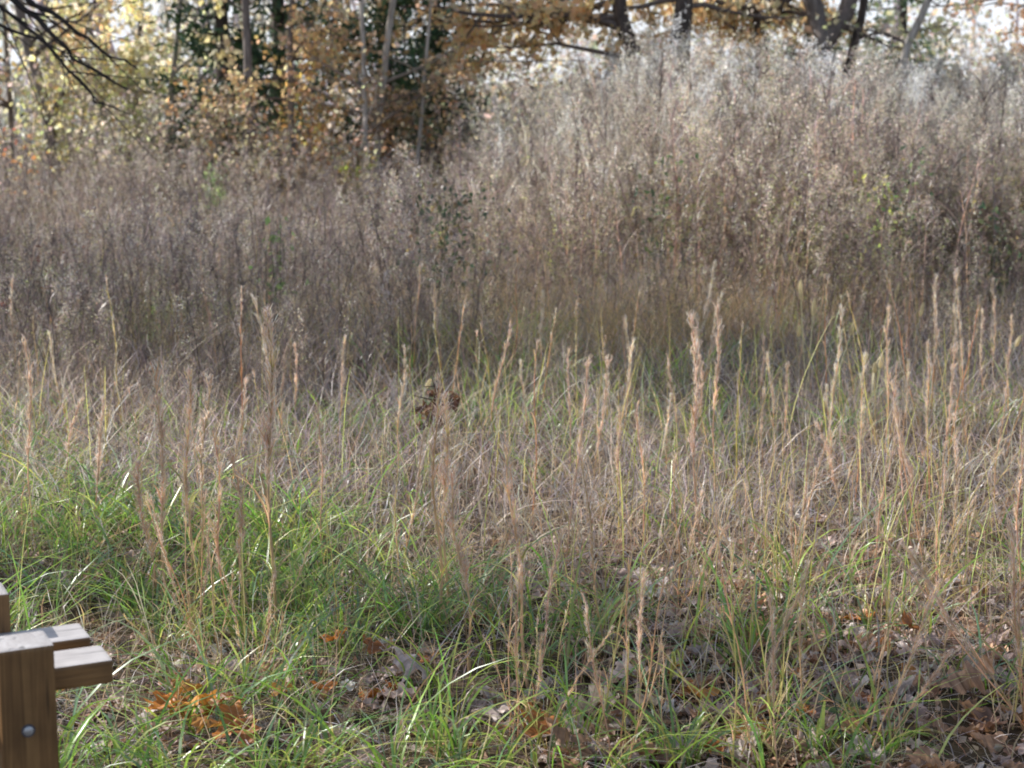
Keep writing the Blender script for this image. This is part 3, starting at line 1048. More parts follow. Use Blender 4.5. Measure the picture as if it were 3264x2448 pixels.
BL = [
    ([(2050, 1180), (2080, 1080), (2115, 985)], 6.3, 0.011, (0.75, 0.72, 0.62), 'grass leaf painted sunlit white leaning right near the right edge'),
    ([(1884, 870), (1892, 800), (1918, 748)], 7.6, 0.013, (0.75, 0.66, 0.44), 'cream dry grass leaf leaning right among the foxtails'),
    ([(1890, 800), (1878, 785), (1868, 770)], 7.62, 0.010, (0.75, 0.66, 0.44), 'short cream leaf stub leaning left among the foxtails'),
    ([(112, 985), (150, 1080), (205, 1210), (215, 1300)][::-1], 5.8, 0.008, (0.55, 0.52, 0.46), 'long grey dead grass stem leaning left above the bench'),
    ([(700, 1000), (650, 965), (610, 930)], 8.0, 0.005, (0.6, 0.55, 0.48), 'straight pale fallen stem slanting across the dim centre left'),
    ([(1470, 1190), (1480, 1140), (1462, 1090)], 6.2, 0.011, (0.66, 0.55, 0.18), 'yellow dead leaf blade standing right of centre'),
    ([(1350, 1195), (1400, 1165), (1470, 1120)], 6.3, 0.009, (0.5, 0.42, 0.16), 'spotted yellow brown leaf blade slanting up to the right'),
    ([(1610, 1470), (1570, 1420), (1535, 1385)], 4.9, 0.007, (0.5, 0.45, 0.36), 'pale dead blade leaning left in the bottom right grass'),
    ([(150, 1420), (190, 1370), (280, 1342), (330, 1350)], 4.55, 0.008, (0.45, 0.55, 0.35), 'glossy pale green blade arching right from behind the bench'),
    ([(560, 1660), (575, 1580), (540, 1500), (512, 1440)], 4.0, 0.006, (0.55, 0.45, 0.33), 'pale dead stem leaning left out of the green grass at the bottom'),
    ([(1160, 1690), (1165, 1500), (1140, 1400)], 4.3, 0.004, (0.5, 0.36, 0.2), 'thin straight tan straw at the bottom centre'),
]
for p_, Y, w, c, lab in BL:
    blade_thing('dead_grass_blade', lab, 'grass blade', p_, Y, w, c, M_DRY)
GB = [
    ([(225, 1130), (240, 1080), (252, 1010)], 6.4, 0.012, (0.16, 0.40, 0.04), 'broad bright green blade standing near the left edge'),
    ([(755, 1100), (758, 1050), (760, 985)], 6.4, 0.011, (0.16, 0.38, 0.04), 'bright green upright blade left of centre'),
    ([(600, 1640), (560, 1560), (470, 1470), (330, 1370)], 4.15, 0.009, (0.07, 0.17, 0.05), 'long dark green blade arching up left over the orange leaves'),
    ([(560, 1650), (540, 1500), (590, 1470), (640, 1430)], 4.1, 0.010, (0.12, 0.30, 0.04), 'bright green blade leaning right over the orange leaves'),
    ([(620, 1640), (700, 1560), (740, 1490), (800, 1440)], 4.1, 0.010, (0.14, 0.33, 0.05), 'green blade leaning far right in the bottom left grass'),
    ([(1418, 1470), (1412, 1400), (1415, 1325)], 4.85, 0.015, (0.12, 0.30, 0.14), 'short broad blue green blade standing right of centre'),
    ([(1490, 1480), (1560, 1450), (1480, 1415), (1340, 1430), (1240, 1450)], 4.75, 0.013, (0.045, 0.12, 0.05), 'dark green leaf lying flat to the left right of centre'),
    ([(440, 1560), (370, 1520), (260, 1480)], 4.2, 0.007, (0.12, 0.28, 0.06), 'green blade stretching left towards the bench leg'),
    ([(700, 1640), (760, 1600), (830, 1480)], 4.05, 0.008, (0.10, 0.26, 0.05), 'green blade bent right beside the bottom centre leaves'),
    ([(330, 1640), (430, 1600), (640, 1560)], 4.0, 0.008, (0.10, 0.24, 0.05), 'green blade lying across the orange oak leaves'),
    ([(1495, 1250), (1490, 1000), (1492, 860)], 6.7, 0.009, (0.30, 0.34, 0.06), 'yellow green leaf running up beside the tall yellow green stalk'),
    ([(1505, 920), (1530, 885), (1560, 855)], 6.7, 0.008, (0.30, 0.36, 0.06), 'small yellow green leaf branching right off the tall stalk'),
]
for p_, Y, w, c, lab in GB:
    blade_thing('green_grass_blade', lab, 'grass blade', p_, Y, w, c, M_GREEN)


# ------------------------------------------------------------------ fallen oak leaves
LEAF_ARR = {}


def oak_leaf_mesh(name, col, curl):
    out = [(0, 0.0), (0.10, 0.10), (0.20, 0.13), (0.26, 0.27), (0.33, 0.30), (0.38, 0.14), (0.50, 0.17), (0.56, 0.36), (0.64, 0.38), (0.66, 0.16), (0.76, 0.15), (0.84, 0.25), (0.90, 0.20), (0.92, 0.09), (1.0, 0.0)]
    o_ = np.array(out, float)
    for _ in range(2):                       # round the lobes
        q_ = np.empty((2 * len(o_) - 2, 2))
        q_[0::2] = 0.75 * o_[:-1] + 0.25 * o_[1:]
        q_[1::2] = 0.25 * o_[:-1] + 0.75 * o_[1:]
        o_ = np.vstack((o_[:1], q_, o_[-1:]))
    out = [tuple(q) for q in o_]
    n = len(out)
    ax = [(u, 0.0) for u, _ in out]
    jit = lambda: R.normal(0, 0.004)
    ri = [(u + jit(), -v * R.uniform(0.95, 1.05)) for u, v in out[1:-1]]
    le = [(u + jit(), v * R.uniform(0.95, 1.05)) for u, v in out[1:-1]]
    v = ax + le + ri
    f = []
    m = n - 2
    L = lambda i: n + i - 1
    Rr = lambda i: n + m + i - 1
    f3, f4 = [], []
    f3 += [(0, 1, L(1)), (0, Rr(1), 1)]
    for i in range(1, n - 2):
        f4 += [(i, i + 1, L(i + 1), L(i)), (i, Rr(i), Rr(i + 1), i + 1)]
    f3 += [(n - 2, n - 1, L(n - 2)), (n - 2, Rr(n - 2), n - 1)]
    a = np.array(v)
    c1, c2, tw = curl
    z = c1 * np.abs(a[:, 1]) ** 1.3 * 1.6 + c2 * (a[:, 0] - 0.5) ** 2 * 1.5 + tw * a[:, 1] * (a[:, 0] - 0.4) * 2 + 0.05 * np.sin(a[:, 0] * 14 + a[:, 1] * 9) + 0.05 * np.sin(a[:, 0] * 7 - a[:, 1] * 21 + c1 * 5)
    V = np.column_stack((a[:, 0] - 0.5, a[:, 1], z - z.min() * 0.7))
    cc = np.tile(np.array(col), (len(V), 1))
    cc[:n] *= 0.75
    cc *= R.uniform(0.8, 1.2, (len(V), 1))
    mb = MB()
    mb.add(V, np.array(f4), np.clip(cc, 0, 0.9))
    off = mb.n - len(V)
    mb.l.append((np.array(f3) + off).ravel())
    mb.s.append(np.full(len(f3), 3))
    st = np.array([(-0.72, 0.01, 0.03), (-0.6, 0, 0.02), (-0.5, 0, float(V[0, 2]))])
    tubes(mb, st, np.full((1, 3), 0.012), np.array(col) * 0.7, 4)
    me = mb.mesh(name)
    me.materials.append(M_LITTER)
    LEAF_ARR[me.name] = mb.arrays()
    return me


curls = [(0.3, 0.1, 0.12), (0.45, -0.2, 0.1), (-0.3, 0.2, -0.25), (0.15, 0.3, 0.25), (0.6, 0.15, -0.2)]
LEAF_BROWN = [oak_leaf_mesh('oak_leaf', c, q) for c, q in zip([(0.44, 0.23, 0.12), (0.36, 0.18, 0.10), (0.50, 0.29, 0.17), (0.30, 0.17, 0.11), (0.54, 0.30, 0.15)], curls)]
LEAF_PINK = [oak_leaf_mesh('oak_leaf', c, q) for c, q in zip([(0.62, 0.45, 0.37), (0.54, 0.39, 0.33), (0.70, 0.56, 0.50), (0.50, 0.35, 0.28), (0.74, 0.62, 0.54)], curls)]
LEAF_ORANGE = [oak_leaf_mesh('oak_leaf', c, q) for c, q in zip([(0.66, 0.24, 0.04), (0.54, 0.20, 0.05), (0.72, 0.33, 0.07)], curls)]


def put_leaf(me, p, size, rot, label, group=None):
    o = bpy.data.objects.new('fallen_leaf', me)
    COL.objects.link(o)
    o.location = p
    o.rotation_euler = rot
    o.scale = (size, size, size)
    tag(o, label, 'leaf', group)


def rot_leaf(a=0.2):
    return (rnd.gauss(0, a), rnd.gauss(0, a), rnd.uniform(0, 2 * PI))


LP = [
    ((380, 1575), LEAF_ORANGE[0], 0.125, 'vivid orange oak leaf, leftmost of the orange group at the bottom left'),
    ((430, 1600), LEAF_ORANGE[2], 0.115, 'pale orange oak leaf in the middle of the orange group at the bottom left'),
    ((470, 1590), LEAF_ORANGE[1], 0.12, 'deep orange oak leaf at the right of the orange group at the bottom left'),
    ((405, 1555), LEAF_ORANGE[2], 0.12, 'orange oak leaf at the back of the orange group at the bottom left'),
    ((350, 1595), LEAF_ORANGE[0], 0.12, 'orange oak leaf at the near left of the orange group'),
    ((500, 1610), LEAF_ORANGE[0], 0.13, 'bright orange oak leaf at the near right of the orange group'),
    ((445, 1640), LEAF_ORANGE[2], 0.10, 'small orange oak leaf nearest the camera in the orange group'),
    ((540, 1625), LEAF_ORANGE[1], 0.11, 'dull orange oak leaf below and right of the orange group'),
    ((610, 1540), LEAF_ORANGE[2], 0.10, 'small orange oak leaf tilted up between the long green blades'),
    ((700, 1555), LEAF_ORANGE[1], 0.10, 'orange brown oak leaf half hidden by green blades'),
    ((725, 1430), LEAF_ORANGE[0], 0.12, 'curled orange backed oak leaf in the grass left of centre'),
    ((800, 1465), LEAF_ORANGE[1], 0.10, 'dark orange oak leaf beside the curled one left of centre'),
    ((350, 1650), LEAF_BROWN[3], 0.10, 'dark brown curled leaf standing at the bottom left'),
    ((890, 1500), LEAF_PINK[2], 0.17, 'large pale folded oak leaf left of the bottom centre'),
    ((860, 1545), LEAF_PINK[0], 0.13, 'tan oak leaf under the large pale folded one'),
    ((1065, 1590), LEAF_PINK[2], 0.13, 'pale lilac curled oak leaf standing up at the bottom centre'),
    ((1160, 1620), LEAF_ORANGE[1], 0.17, 'big orange brown oak leaf at the bottom just right of centre'),
    ((1210, 1650), LEAF_BROWN[2], 0.14, 'brown oak leaf overlapping the big orange brown one'),
    ((1290, 1570), LEAF_PINK[4], 0.14, 'sunlit whitish oak leaf at the bottom right of centre'),
    ((1345, 1500), LEAF_PINK[2], 0.11, 'white backed leaf caught on the stems right of centre'),
    ((1390, 1590), LEAF_PINK[4], 0.12, 'grey white leaf next to a bright cream fragment'),
    ((1960, 1420), LEAF_ORANGE[1], 0.12, 'orange tan leaf on the thatch at the right'),
    ((2120, 1510), LEAF_PINK[4], 0.13, 'pale bluish leaf standing in the litter at the right'),
    ((2090, 1560), LEAF_BROWN[2], 0.16, 'large rust brown leaf in the shaded litter at the right'),
]
for (px, py), me, sz, lab in LP:
    p = on_ground(px * Z2, py * Z2)
    p[2] = float(ground_z(p[0], p[1])) + rnd.uniform(0.05, 0.09)
    put_leaf(me, p, sz * 0.9, rot_leaf(0.35), lab)
P = scatter(230, 3.55, 5.3, margin=0.1, dens=lambda x, y: np.clip(sstep(5.4, 4.2, y) * (0.12 + 0.9 * sstep(-0.2, 0.7, x)), 0, 1))
for i in range(230):
    p = P[i].copy()
    p[2] += rnd.uniform(0.004, 0.03)
    q = rnd.random()
    if q < 0.5:
        me, lab, grp = LEAF_BROWN[rnd.randrange(5)], 'crisp brown oak leaf lying loose in the bottom litter', 'brown oak leaves of the bottom litter'
    elif q < 0.93:
        me, lab, grp = LEAF_PINK[rnd.randrange(5)], 'faded pinkish tan oak leaf lying loose in the bottom litter', 'faded oak leaves of the bottom litter'
    else:
        me, lab, grp = LEAF_ORANGE[rnd.randrange(3)], 'small rusty orange oak leaf lying loose in the bottom litter', 'rusty orange oak leaves of the bottom litter'
    put_leaf(me, p, rnd.uniform(0.06, 0.118), rot_leaf(0.16), lab, grp)
# crumbled litter under them
lt = MB()
n = 5200
P = scatter(n, 3.4, 8.5, dens=lambda x, y: np.clip(sstep(6.5, 4.3, y) + 0.12, 0, 1))
P[:, 2] += R.uniform(0.004, 0.025, n)
LIT = [(0.32, 0.18, 0.10), (0.20, 0.11, 0.065), (0.48, 0.35, 0.26), (0.44, 0.29, 0.19), (0.12, 0.075, 0.05), (0.56, 0.45, 0.36)]
quads(lt, P, R.uniform(0.010, 0.034, n), pal(LIT, n, 0.2, sat=1.0), 0.7, fold=0.5)
n = 1500
P = scatter(n, 3.4, 8.0, dens=lambda x, y: np.clip(sstep(6.5, 4.3, y) * (0.3 + 0.7 * sstep(-0.5, 0.6, x)) + 0.10, 0, 1))
P[:, 2] += R.uniform(0.0, 0.02, n)
for i in range(n):
    v, c, l, sz_ = LEAF_ARR[rnd.choice(LEAF_BROWN + LEAF_PINK).name]
    az_, tx_, ty_ = rnd.uniform(0, 2 * PI), rnd.gauss(0, 0.2), rnd.gauss(0, 0.2)
    q = v * rnd.uniform(0.045, 0.095)
    x = q[:, 0] * math.cos(az_) - q[:, 1] * math.sin(az_)
    y = q[:, 0] * math.sin(az_) + q[:, 1] * math.cos(az_)
    z = q[:, 2] + x * tx_ + y * ty_
    off_ = lt.n
    lt.v.append(np.column_stack((x, y, z)) + P[i])
    lt.c.append(np.clip(c * rnd.uniform(0.7, 1.6) + 0.05, 0, 0.9))
    lt.l.append(l + off_)
    lt.s.append(sz_)
    lt.n += len(v)
tag(lt.build('leaf_litter', M_LITTER), 'broken brown leaf litter on the soil under the grass', 'litter', kind='stuff')

# hanging twig of brown oak leaves in the middle
def leaf_twig(name, label, centre, spread, n, cols, size, stem_to_ground=True):
    r = empty(name, (centre[0], centre[1], 0))
    tw, lf = MB(), MB()
    k = np.linspace(0, 1, 6)
    pts = np.stack((0.03 * np.sin(k * 4), 0 * k, k * (centre[2] + spread[2])), 1)
    tubes(tw, pts, (0.006 * (1 - 0.6 * k))[None], np.array((0.12, 0.08, 0.06)), 5)
    for i in range(7):
        z = centre[2] + R.uniform(-1, 0.6) * spread[2]
        e = R.normal(0, 1, 3) * np.array(spread)
        p0 = np.array((0.03 * math.sin(z / (centre[2] + spread[2]) * 4), 0, z))
        p1 = p0 + e * (1, 1, 0.5) + (0, 0, 0.03)
        tubes(tw, np.stack((p0, (p0 + p1) / 2 + R.normal(0, 0.01, 3), p1)), np.array([[0.003, 0.0025, 0.0015]]), np.array((0.12, 0.08, 0.06)), 4)
    C = np.array((0, 0, centre[2])) + R.normal(0, 0.6, (n, 3)) * np.array(spread)
    for c in C:
        m = 5
        quads(lf, np.repeat(c[None], m, 0) + R.normal(0, size * 0.15, (m, 3)), R.uniform(0.6, 1.0, m) * size, pal(cols, m, 0.2), 0.5, up=-0.5, fold=0.4)
    tw.build('twig', M_TWIG, r)
    lf.build('leaves', M_LITTER, r)
    tag(r, label, 'twig')
    return r


c = at(1395, 1275, 7.1)
leaf_twig('dead_oak_twig', 'upright twig with a clump of rust brown dead oak leaves in the centre', c, (0.06, 0.05, 0.09), 14, [(0.13, 0.06, 0.03), (0.09, 0.042, 0.025), (0.19, 0.09, 0.045)], 0.07)
c = at(1130, 1400, 8.0)
leaf_twig('dead_oak_twig', 'low twig with a few dark brown leaves left of the centre clump', c, (0.08, 0.05, 0.05), 6, [(0.10, 0.045, 0.025)], 0.07)

# ------------------------------------------------------------------ leafy green plants
def leafy_plant(name, label, base_px, top_y, Y, cols, n=60, width=0.12, size=0.05, lean=0.0, aspect=0.55):
    t = at(base_px * Z2, top_y * Z2, Y)
    z0 = float(ground_z(t[0], Y))
    h = t[2] - z0
    r = empty(name, (t[0], Y, z0))
    st, lf = MB(), MB()
    k = np.linspace(0, 1, 6)
    for s_ in range(2):
        a = R.uniform(0, 6)
        pts = np.stack((np.cos(a) * width * 0.5 * k + lean * k, np.sin(a) * width * 0.5 * k, k * h * (0.95 - 0.12 * s_)), 1)
        tubes(st, pts, (0.006 * (1 - 0.7 * k))[None], np.array((0.12, 0.12, 0.05)), 5)
        f = R.uniform(0.35, 1, n)
        P = np.stack([np.interp(f, k, pts[:, j]) for j in range(3)], 1) + R.normal(0, 1, (n, 3)) * np.array((width * 0.5, width * 0.5, 0.02))
        quads(lf, P, R.uniform(0.6, 1.1, n) * size, pal(cols, n, 0.25), aspect, up=-0.2, fold=0.3)
    st.build('stem', M_STEM, r)
    lf.build('leaves', M_LEAF, r)
    tag(r, label, 'plant')


DKG = [(0.04, 0.08, 0.035), (0.055, 0.10, 0.045), (0.09, 0.12, 0.05), (0.2, 0.14, 0.06)]
LTG = [(0.24, 0.34, 0.12), (0.32, 0.40, 0.17), (0.16, 0.26, 0.08)]
YLG = [(0.5, 0.48, 0.12), (0.36, 0.42, 0.10), (0.58, 0.52, 0.2)]
leafy_plant('green_sapling', 'dark green leafy sapling standing left of the centre weeds', 935, 370, 10.6, DKG, 170, 0.26, 0.05)
leafy_plant('pale_green_plant', 'pale yellow green leafy plant in the left weeds', 455, 350, 17.0, LTG, 80, 0.12, 0.09)
leafy_plant('pale_green_plant', 'yellow leaved plant right of the pale green one at the foot of the trees', 770, 320, 18.0, YLG, 60, 0.16, 0.08)
leafy_plant('pale_green_plant', 'low light green plant in the grey weeds left of the sapling', 600, 455, 10.0, LTG, 26, 0.10, 0.06)
leafy_plant('yellow_green_weed', 'yellow green leafy weed in the right weed stand', 1900, 345, 10.8, LTG + YLG, 60, 0.16, 0.05)
leafy_plant('green_weed', 'dark green leafy weed at the right edge of the weed stand', 2150, 400, 10.8, DKG, 70, 0.2, 0.05)
leafy_plant('green_weed', 'small green weed between the tall dark stems right of centre', 1420, 310, 11.4, DKG + LTG[2:], 50, 0.16, 0.06)
leafy_plant('green_weed', 'green weed with narrow leaves high in the right weed stand', 1990, 290, 11.4, DKG + LTG[2:], 40, 0.1, 0.07)
leafy_plant('yarrow_plant', 'feathery bright green plant in the sunlit grass left of centre', 760, 1090, 5.9, LTG, 150, 0.10, 0.022, aspect=0.25)
leafy_plant('yarrow_plant', 'feathery pale green plant at the left edge above the bench', 45, 1130, 5.6, [(0.2, 0.27, 0.1), (0.32, 0.3, 0.12)], 150, 0.10, 0.020, aspect=0.25)
leafy_plant('low_green_herb', 'low dark green herb in the litter at the bottom right', 1825, 1565, 3.95, DKG, 26, 0.07, 0.05, aspect=0.8)
leafy_plant('low_yellow_herb', 'small yellow leaved herb left of the bottom centre', 920, 1265, 5.4, [(0.48, 0.40, 0.06)], 30, 0.06, 0.03)
leafy_plant('red_leaf_briar', 'briar with a few dull red and orange leaves at the left edge of the weeds', 60, 470, 9.6, [(0.13, 0.045, 0.03), (0.16, 0.07, 0.035), (0.09, 0.08, 0.04)], 14, 0.35, 0.06)

# ------------------------------------------------------------------ trees
def grow_limb(tr, lf_pts, p0, dirv, length, r0, ntw=7, jit=0.12, grav=0.0, col=(0.07, 0.055, 0.05), K=8, twig_len=0.35, leaf_n=30):
    d = np.asarray(dirv, float)
    d = d / np.linalg.norm(d)
    k = np.linspace(0, 1, K)
    w = np.cumsum(R.normal(0, jit * length / K, (K, 3)), 0)
    w[0] = 0
    pts = p0 + d * length * k[:, None] + w
    pts[:, 2] += grav * length * k ** 2
    tubes(tr, pts, (r0 * (1 - 0.82 * k))[None], np.array(col), 6)
    if ntw:
        f = R.uniform(0.2, 1.0, ntw)
        P = np.stack([np.interp(f, k, pts[:, j]) for j in range(3)], 1)
        dd = R.normal(0, 0.8, (ntw, 3)) + d * 0.8
        dd /= np.linalg.norm(dd, axis=1, keepdims=True)
        ll = np.minimum(length * twig_len, 0.85) * R.uniform(0.5, 1.2, ntw)
        q = np.linspace(0, 1, 5)[None, :, None]
        tw = P[:, None, :] + dd[:, None, :] * (ll[:, None, None] * q) + np.cumsum(R.normal(0, 0.02, (ntw, 5, 3)), 1) * np.minimum(q * 4, 1)
        tubes(tr, tw, (r0 * 0.28 * (1 - 0.75 * np.linspace(0, 1, 5)))[None] * np.ones((ntw, 1)), np.array(col), 4)
        if leaf_n:
            for t in range(ntw):
                s = R.uniform(0.15, 1.05, leaf_n) * 4
                li = np.clip(s.astype(int), 0, 3)
                fr = (s - li)[:, None]
                lf_pts.append(tw[t, li] * (1 - fr) + tw[t, li + 1] * fr + R.normal(0, 0.06, (leaf_n, 3)))
    return pts


def tree(label, cat, path, r0, bark, cols, limbs, leaf_size=0.10, leaf_n=26, ntw=8, name='tree', twig_col=(0.13, 0.105, 0.095), leaf_mat=None, extra_leaves=None, aspect=0.7, w=None, top_r=0.5, twig_len=0.35, tsat=0.85):
    """path: world points from the foot upwards; limbs: list of (fraction or z, azimuth deg, elevation deg, length, radius)"""
    path = np.asarray(path, float)
    foot = path[0].copy()
    r = empty(name, foot)
    loc = path - foot
    t = np.linspace(0, 1, len(loc))
    tt = np.linspace(0, 1, 14)
    c = np.stack([np.interp(tt, t, loc[:, j]) for j in range(3)], 1)
    for _ in range(2):
        c[1:-1] = 0.25 * c[:-2] + 0.5 * c[1:-1] + 0.25 * c[2:]
    c[1:, :2] += R.normal(0, r0 * 0.12, (13, 2))
    tm = MB()
    rad = r0 * (1 - (1 - top_r) * tt) * (1 + 0.5 * np.exp(-tt * 25)) * R.uniform(0.94, 1.06, 14)
    tubes(tm, c, rad[None], np.array((0.1, 0.08, 0.07)), 12)
    tm.build('trunk', bark, r, smooth=True)
    pts = []
    for lb in limbs:
        if len(lb) == 2:                     # a limb given as a path
            q_ = np.asarray(lb[0], float) - foot
            u_ = np.linspace(0, 1, 16)
            q_ = np.stack([np.interp(u_, np.linspace(0, 1, len(q_)), q_[:, j]) for j in range(3)], 1)
            for _ in range(2):
                q_[1:-1] = 0.25 * q_[:-2] + 0.5 * q_[1:-1] + 0.25 * q_[2:]
            q_[1:] += R.normal(0, 0.012, (15, 3))
            lm = MB()
            tubes(lm, q_, (lb[1] * (1 - 0.8 * u_))[None], np.array((0.03, 0.026, 0.026)), 6)
            for i_ in range(6):
                f_ = R.integers(5, 15)
                d_ = (q_[-1] - q_[5]) / np.linalg.norm(q_[-1] - q_[5]) + R.normal(0, 0.45, 3)
                k_ = np.linspace(0, 1, 5)[:, None]
                tubes(lm, q_[f_] + d_ * k_ * R.uniform(0.25, 0.6) + np.cumsum(R.normal(0, 0.015, (5, 3)), 0) * k_, np.array([0.006, 0.005, 0.004, 0.003, 0.002])[None], np.array((0.03, 0.026, 0.026)), 4)
            lm.build('branch', M_TWIG, r)
            continue
        (z, az, el, ln, rr) = lb
        p0 = np.array([np.interp(z, c[:, 2], c[:, j]) for j in range(3)])
        a, e = math.radians(az), math.radians(el)
        d = (math.cos(a) * math.cos(e), math.sin(a) * math.cos(e), math.sin(e))
        lm = MB()
        grow_limb(lm, pts, p0, d, ln, rr, ntw=ntw, col=twig_col, leaf_n=leaf_n, twig_len=twig_len)
        lm.build('branch', M_TWIG, r)
    if extra_leaves is not None:
        pts.append(extra_leaves - foot)
    if pts and cols:
        P = np.concatenate(pts)
        lm = MB()
        quads(lm, P, R.uniform(0.6, 1.15, len(P)) * leaf_size, pal(cols, len(P), 0.2, w, sat=tsat, gain=1.35), aspect, up=-0.4, fold=0.3)  # extra gain and less saturation mix haze into the leaf colour
        lm.build('crown', leaf_mat or M_LEAF, r)
    tag(r, label, cat)
    return r


YEL = [(0.78, 0.62, 0.22), (0.72, 0.50, 0.18), (0.68, 0.62, 0.28), (0.84, 0.76, 0.50)]
ORA = [(0.82, 0.50, 0.16), (0.86, 0.62, 0.26), (0.74, 0.40, 0.14), (0.88, 0.72, 0.38)]
BRN = [(0.46, 0.27, 0.13), (0.56, 0.36, 0.20), (0.38, 0.21, 0.11), (0.66, 0.48, 0.32)]
YGR = [(0.64, 0.62, 0.26), (0.72, 0.66, 0.32), (0.42, 0.48, 0.18), (0.80, 0.76, 0.54), (0.72, 0.62, 0.5)]
CED = [(0.02, 0.05, 0.022), (0.028, 0.065, 0.028), (0.016, 0.038, 0.022), (0.05, 0.085, 0.03)]


def px_path(pts, Y, top=7.0):
    """trunk path through photo pixels (lowest first) at distance Y, run down to the ground and on up"""
    w = [at(x, y, Y) for x, y in pts]
    a, b = w[0], w[1]
    foot = a + (a - b) * (a[2] / (b[2] - a[2])) * 0.6
    foot[2] = 0.0
    foot[1] = Y
    d = (w[-1] - w[-2])
    d = d / np.linalg.norm(d)
    d = d + np.array((0, 0, 0.8))
    d /= np.linalg.norm(d)
    tops = w[-1] + d * (top - w[-1][2])
    return [foot] + w + [tops]


def auto_limbs(z0, z1, n, l0, l1, r, el=(0, 45)):
    return [(R.uniform(z0, z1), R.uniform(0, 360), R.uniform(*el), R.uniform(l0, l1), r * R.uniform(0.6, 1.2)) for _ in range(n)]


# big trunks on the right
tree('dark leaning oak trunk with orange leaves, leftmost of the right hand trunks', 'tree', px_path([(2035, 240), (2005, 130), (1965, 0)], 19.9, 8), 0.125, M_BARK_DARK, ORA,
     [(2.05, 175, 12, 0.8, 0.05), (1.65, 10, -2, 1.2, 0.03), (1.75, 165, 4, 2.0, 0.035), (2.1, 170, 3, 3.0, 0.045), (2.2, 160, -1, 2.6, 0.035), (2.5, 150, -4, 2.6, 0.04), (2.6, 130, -8, 2.4, 0.04), (2.5, 40, -6, 2.0, 0.04), (2.4, 165, -4, 2.6, 0.04)] + auto_limbs(3.2, 7.5, 6, 1.5, 2.8, 0.04), leaf_size=0.12, tsat=0.85, leaf_n=24, name='oak_tree')
tree('thick dark trunk ending in the pale grass, second from the left on the right', 'tree', px_path([(2150, 250), (2165, 140), (2185, 0)], 19.6, 8), 0.148, M_BARK_DARK, ORA,
     [(2.3, 20, -4, 1.8, 0.035), (2.5, 50, -8, 2.0, 0.04), (2.4, 150, -5, 1.8, 0.035)] + auto_limbs(3.2, 7.5, 6, 1.5, 2.8, 0.05), leaf_size=0.12, leaf_n=24, name='oak_tree')
tree('brown trunk with a branch forking to the right', 'tree', px_path([(2425, 250), (2428, 120), (2415, 0)], 20.6, 8), 0.095, M_BARK_DARK, ORA,
     [(2.15, 5, 38, 1.6, 0.07), (2.0, 165, 25, 1.0, 0.03), (2.35, 150, -5, 1.6, 0.03), (2.5, 130, -8, 1.8, 0.03), (2.4, 40, -6, 1.6, 0.03)] + auto_limbs(3.2, 7, 8, 1.3, 2.4, 0.04), leaf_size=0.12, leaf_n=26, name='oak_tree')
tree('stout grey trunk that forks at the top edge of the photo', 'tree', px_path([(2625, 300), (2620, 160), (2622, 90), (2570, 0)], 20.2, 8), 0.165, M_BARK_GREY, YGR,
     [(1.86, 8, 68, 3.4, 0.11), (2.3, 120, -5, 1.6, 0.03), (2.2, 40, -8, 1.8, 0.03), (2.5, 160, -10, 1.5, 0.03)] + auto_limbs(3.2, 7.5, 6, 1.3, 2.5, 0.04), leaf_size=0.11, leaf_n=14, name='forked_tree', top_r=0.45)
tree('slim dark trunk leaning right beside the grey forked one', 'tree', px_path([(2690, 260), (2730, 120), (2760, 0)], 20.4, 8), 0.07, M_BARK_DARK, YGR,
     auto_limbs(1.6, 7.5, 14, 0.9, 1.8, 0.025), leaf_size=0.10, leaf_n=14, name='slim_tree')
tree('pale sunlit trunk leaning right near the right edge', 'tree', px_path([(2870, 230), (2905, 110), (2965, 0)], 19.5, 7), 0.06, M_BARK_PALE, YGR,
     [(1.9, 160, 20, 0.9, 0.02)] + auto_limbs(2.6, 6.5, 7, 1.0, 2.0, 0.03), leaf_size=0.09, leaf_n=6, name='pale_tree')
# low brown oak crown entering at the right edge
tree('oak at the right edge with low brown leaves and a long dark branch', 'tree', [(4.1 + 4.0, 22, 0), (8.1, 22, 3), (8.0, 22, 7)], 0.2, M_BARK_DARK, BRN,
     [(2.6, 181, -4, 2.9, 0.045), (2.5, 185, 0, 2.2, 0.05), (2.2, 175, -2, 1.8, 0.04), (2.4, 190, 4, 2.0, 0.04), (2.0, 178, -8, 1.8, 0.04)] + auto_limbs(2.6, 6.5, 8, 1.5, 3.0, 0.05), leaf_size=0.10, leaf_n=22, name='oak_tree', twig_len=0.3)

# trees on the left
tree('pale grey tree with bare side branches in the left tree line', 'tree', px_path([(535, 480), (540, 330), (560, 160), (580, 0)], 21.0, 7), 0.045, M_BARK_PALE, YGR,
     [(0.85, 20, 25, 0.9, 0.022), (1.15, 8, 14, 0.9, 0.024), (1.6, 25, 40, 0.9, 0.022), (0.75, 165, 45, 0.7, 0.02), (2.0, 30, 55, 0.9, 0.02)] + auto_limbs(1.2, 6, 10, 0.5, 1.1, 0.02), leaf_size=0.085, leaf_n=8, ntw=6, name='pale_tree', twig_col=(0.34, 0.30, 0.26))
tree('slim dark trunk standing before the evergreens left of centre', 'tree', px_path([(800, 500), (795, 330), (785, 0)], 19.2, 7), 0.065, M_BARK_GREY, YEL,
     auto_limbs(1.2, 6, 12, 0.5, 1.1, 0.02), leaf_size=0.10, leaf_n=7, ntw=6, name='slim_tree')
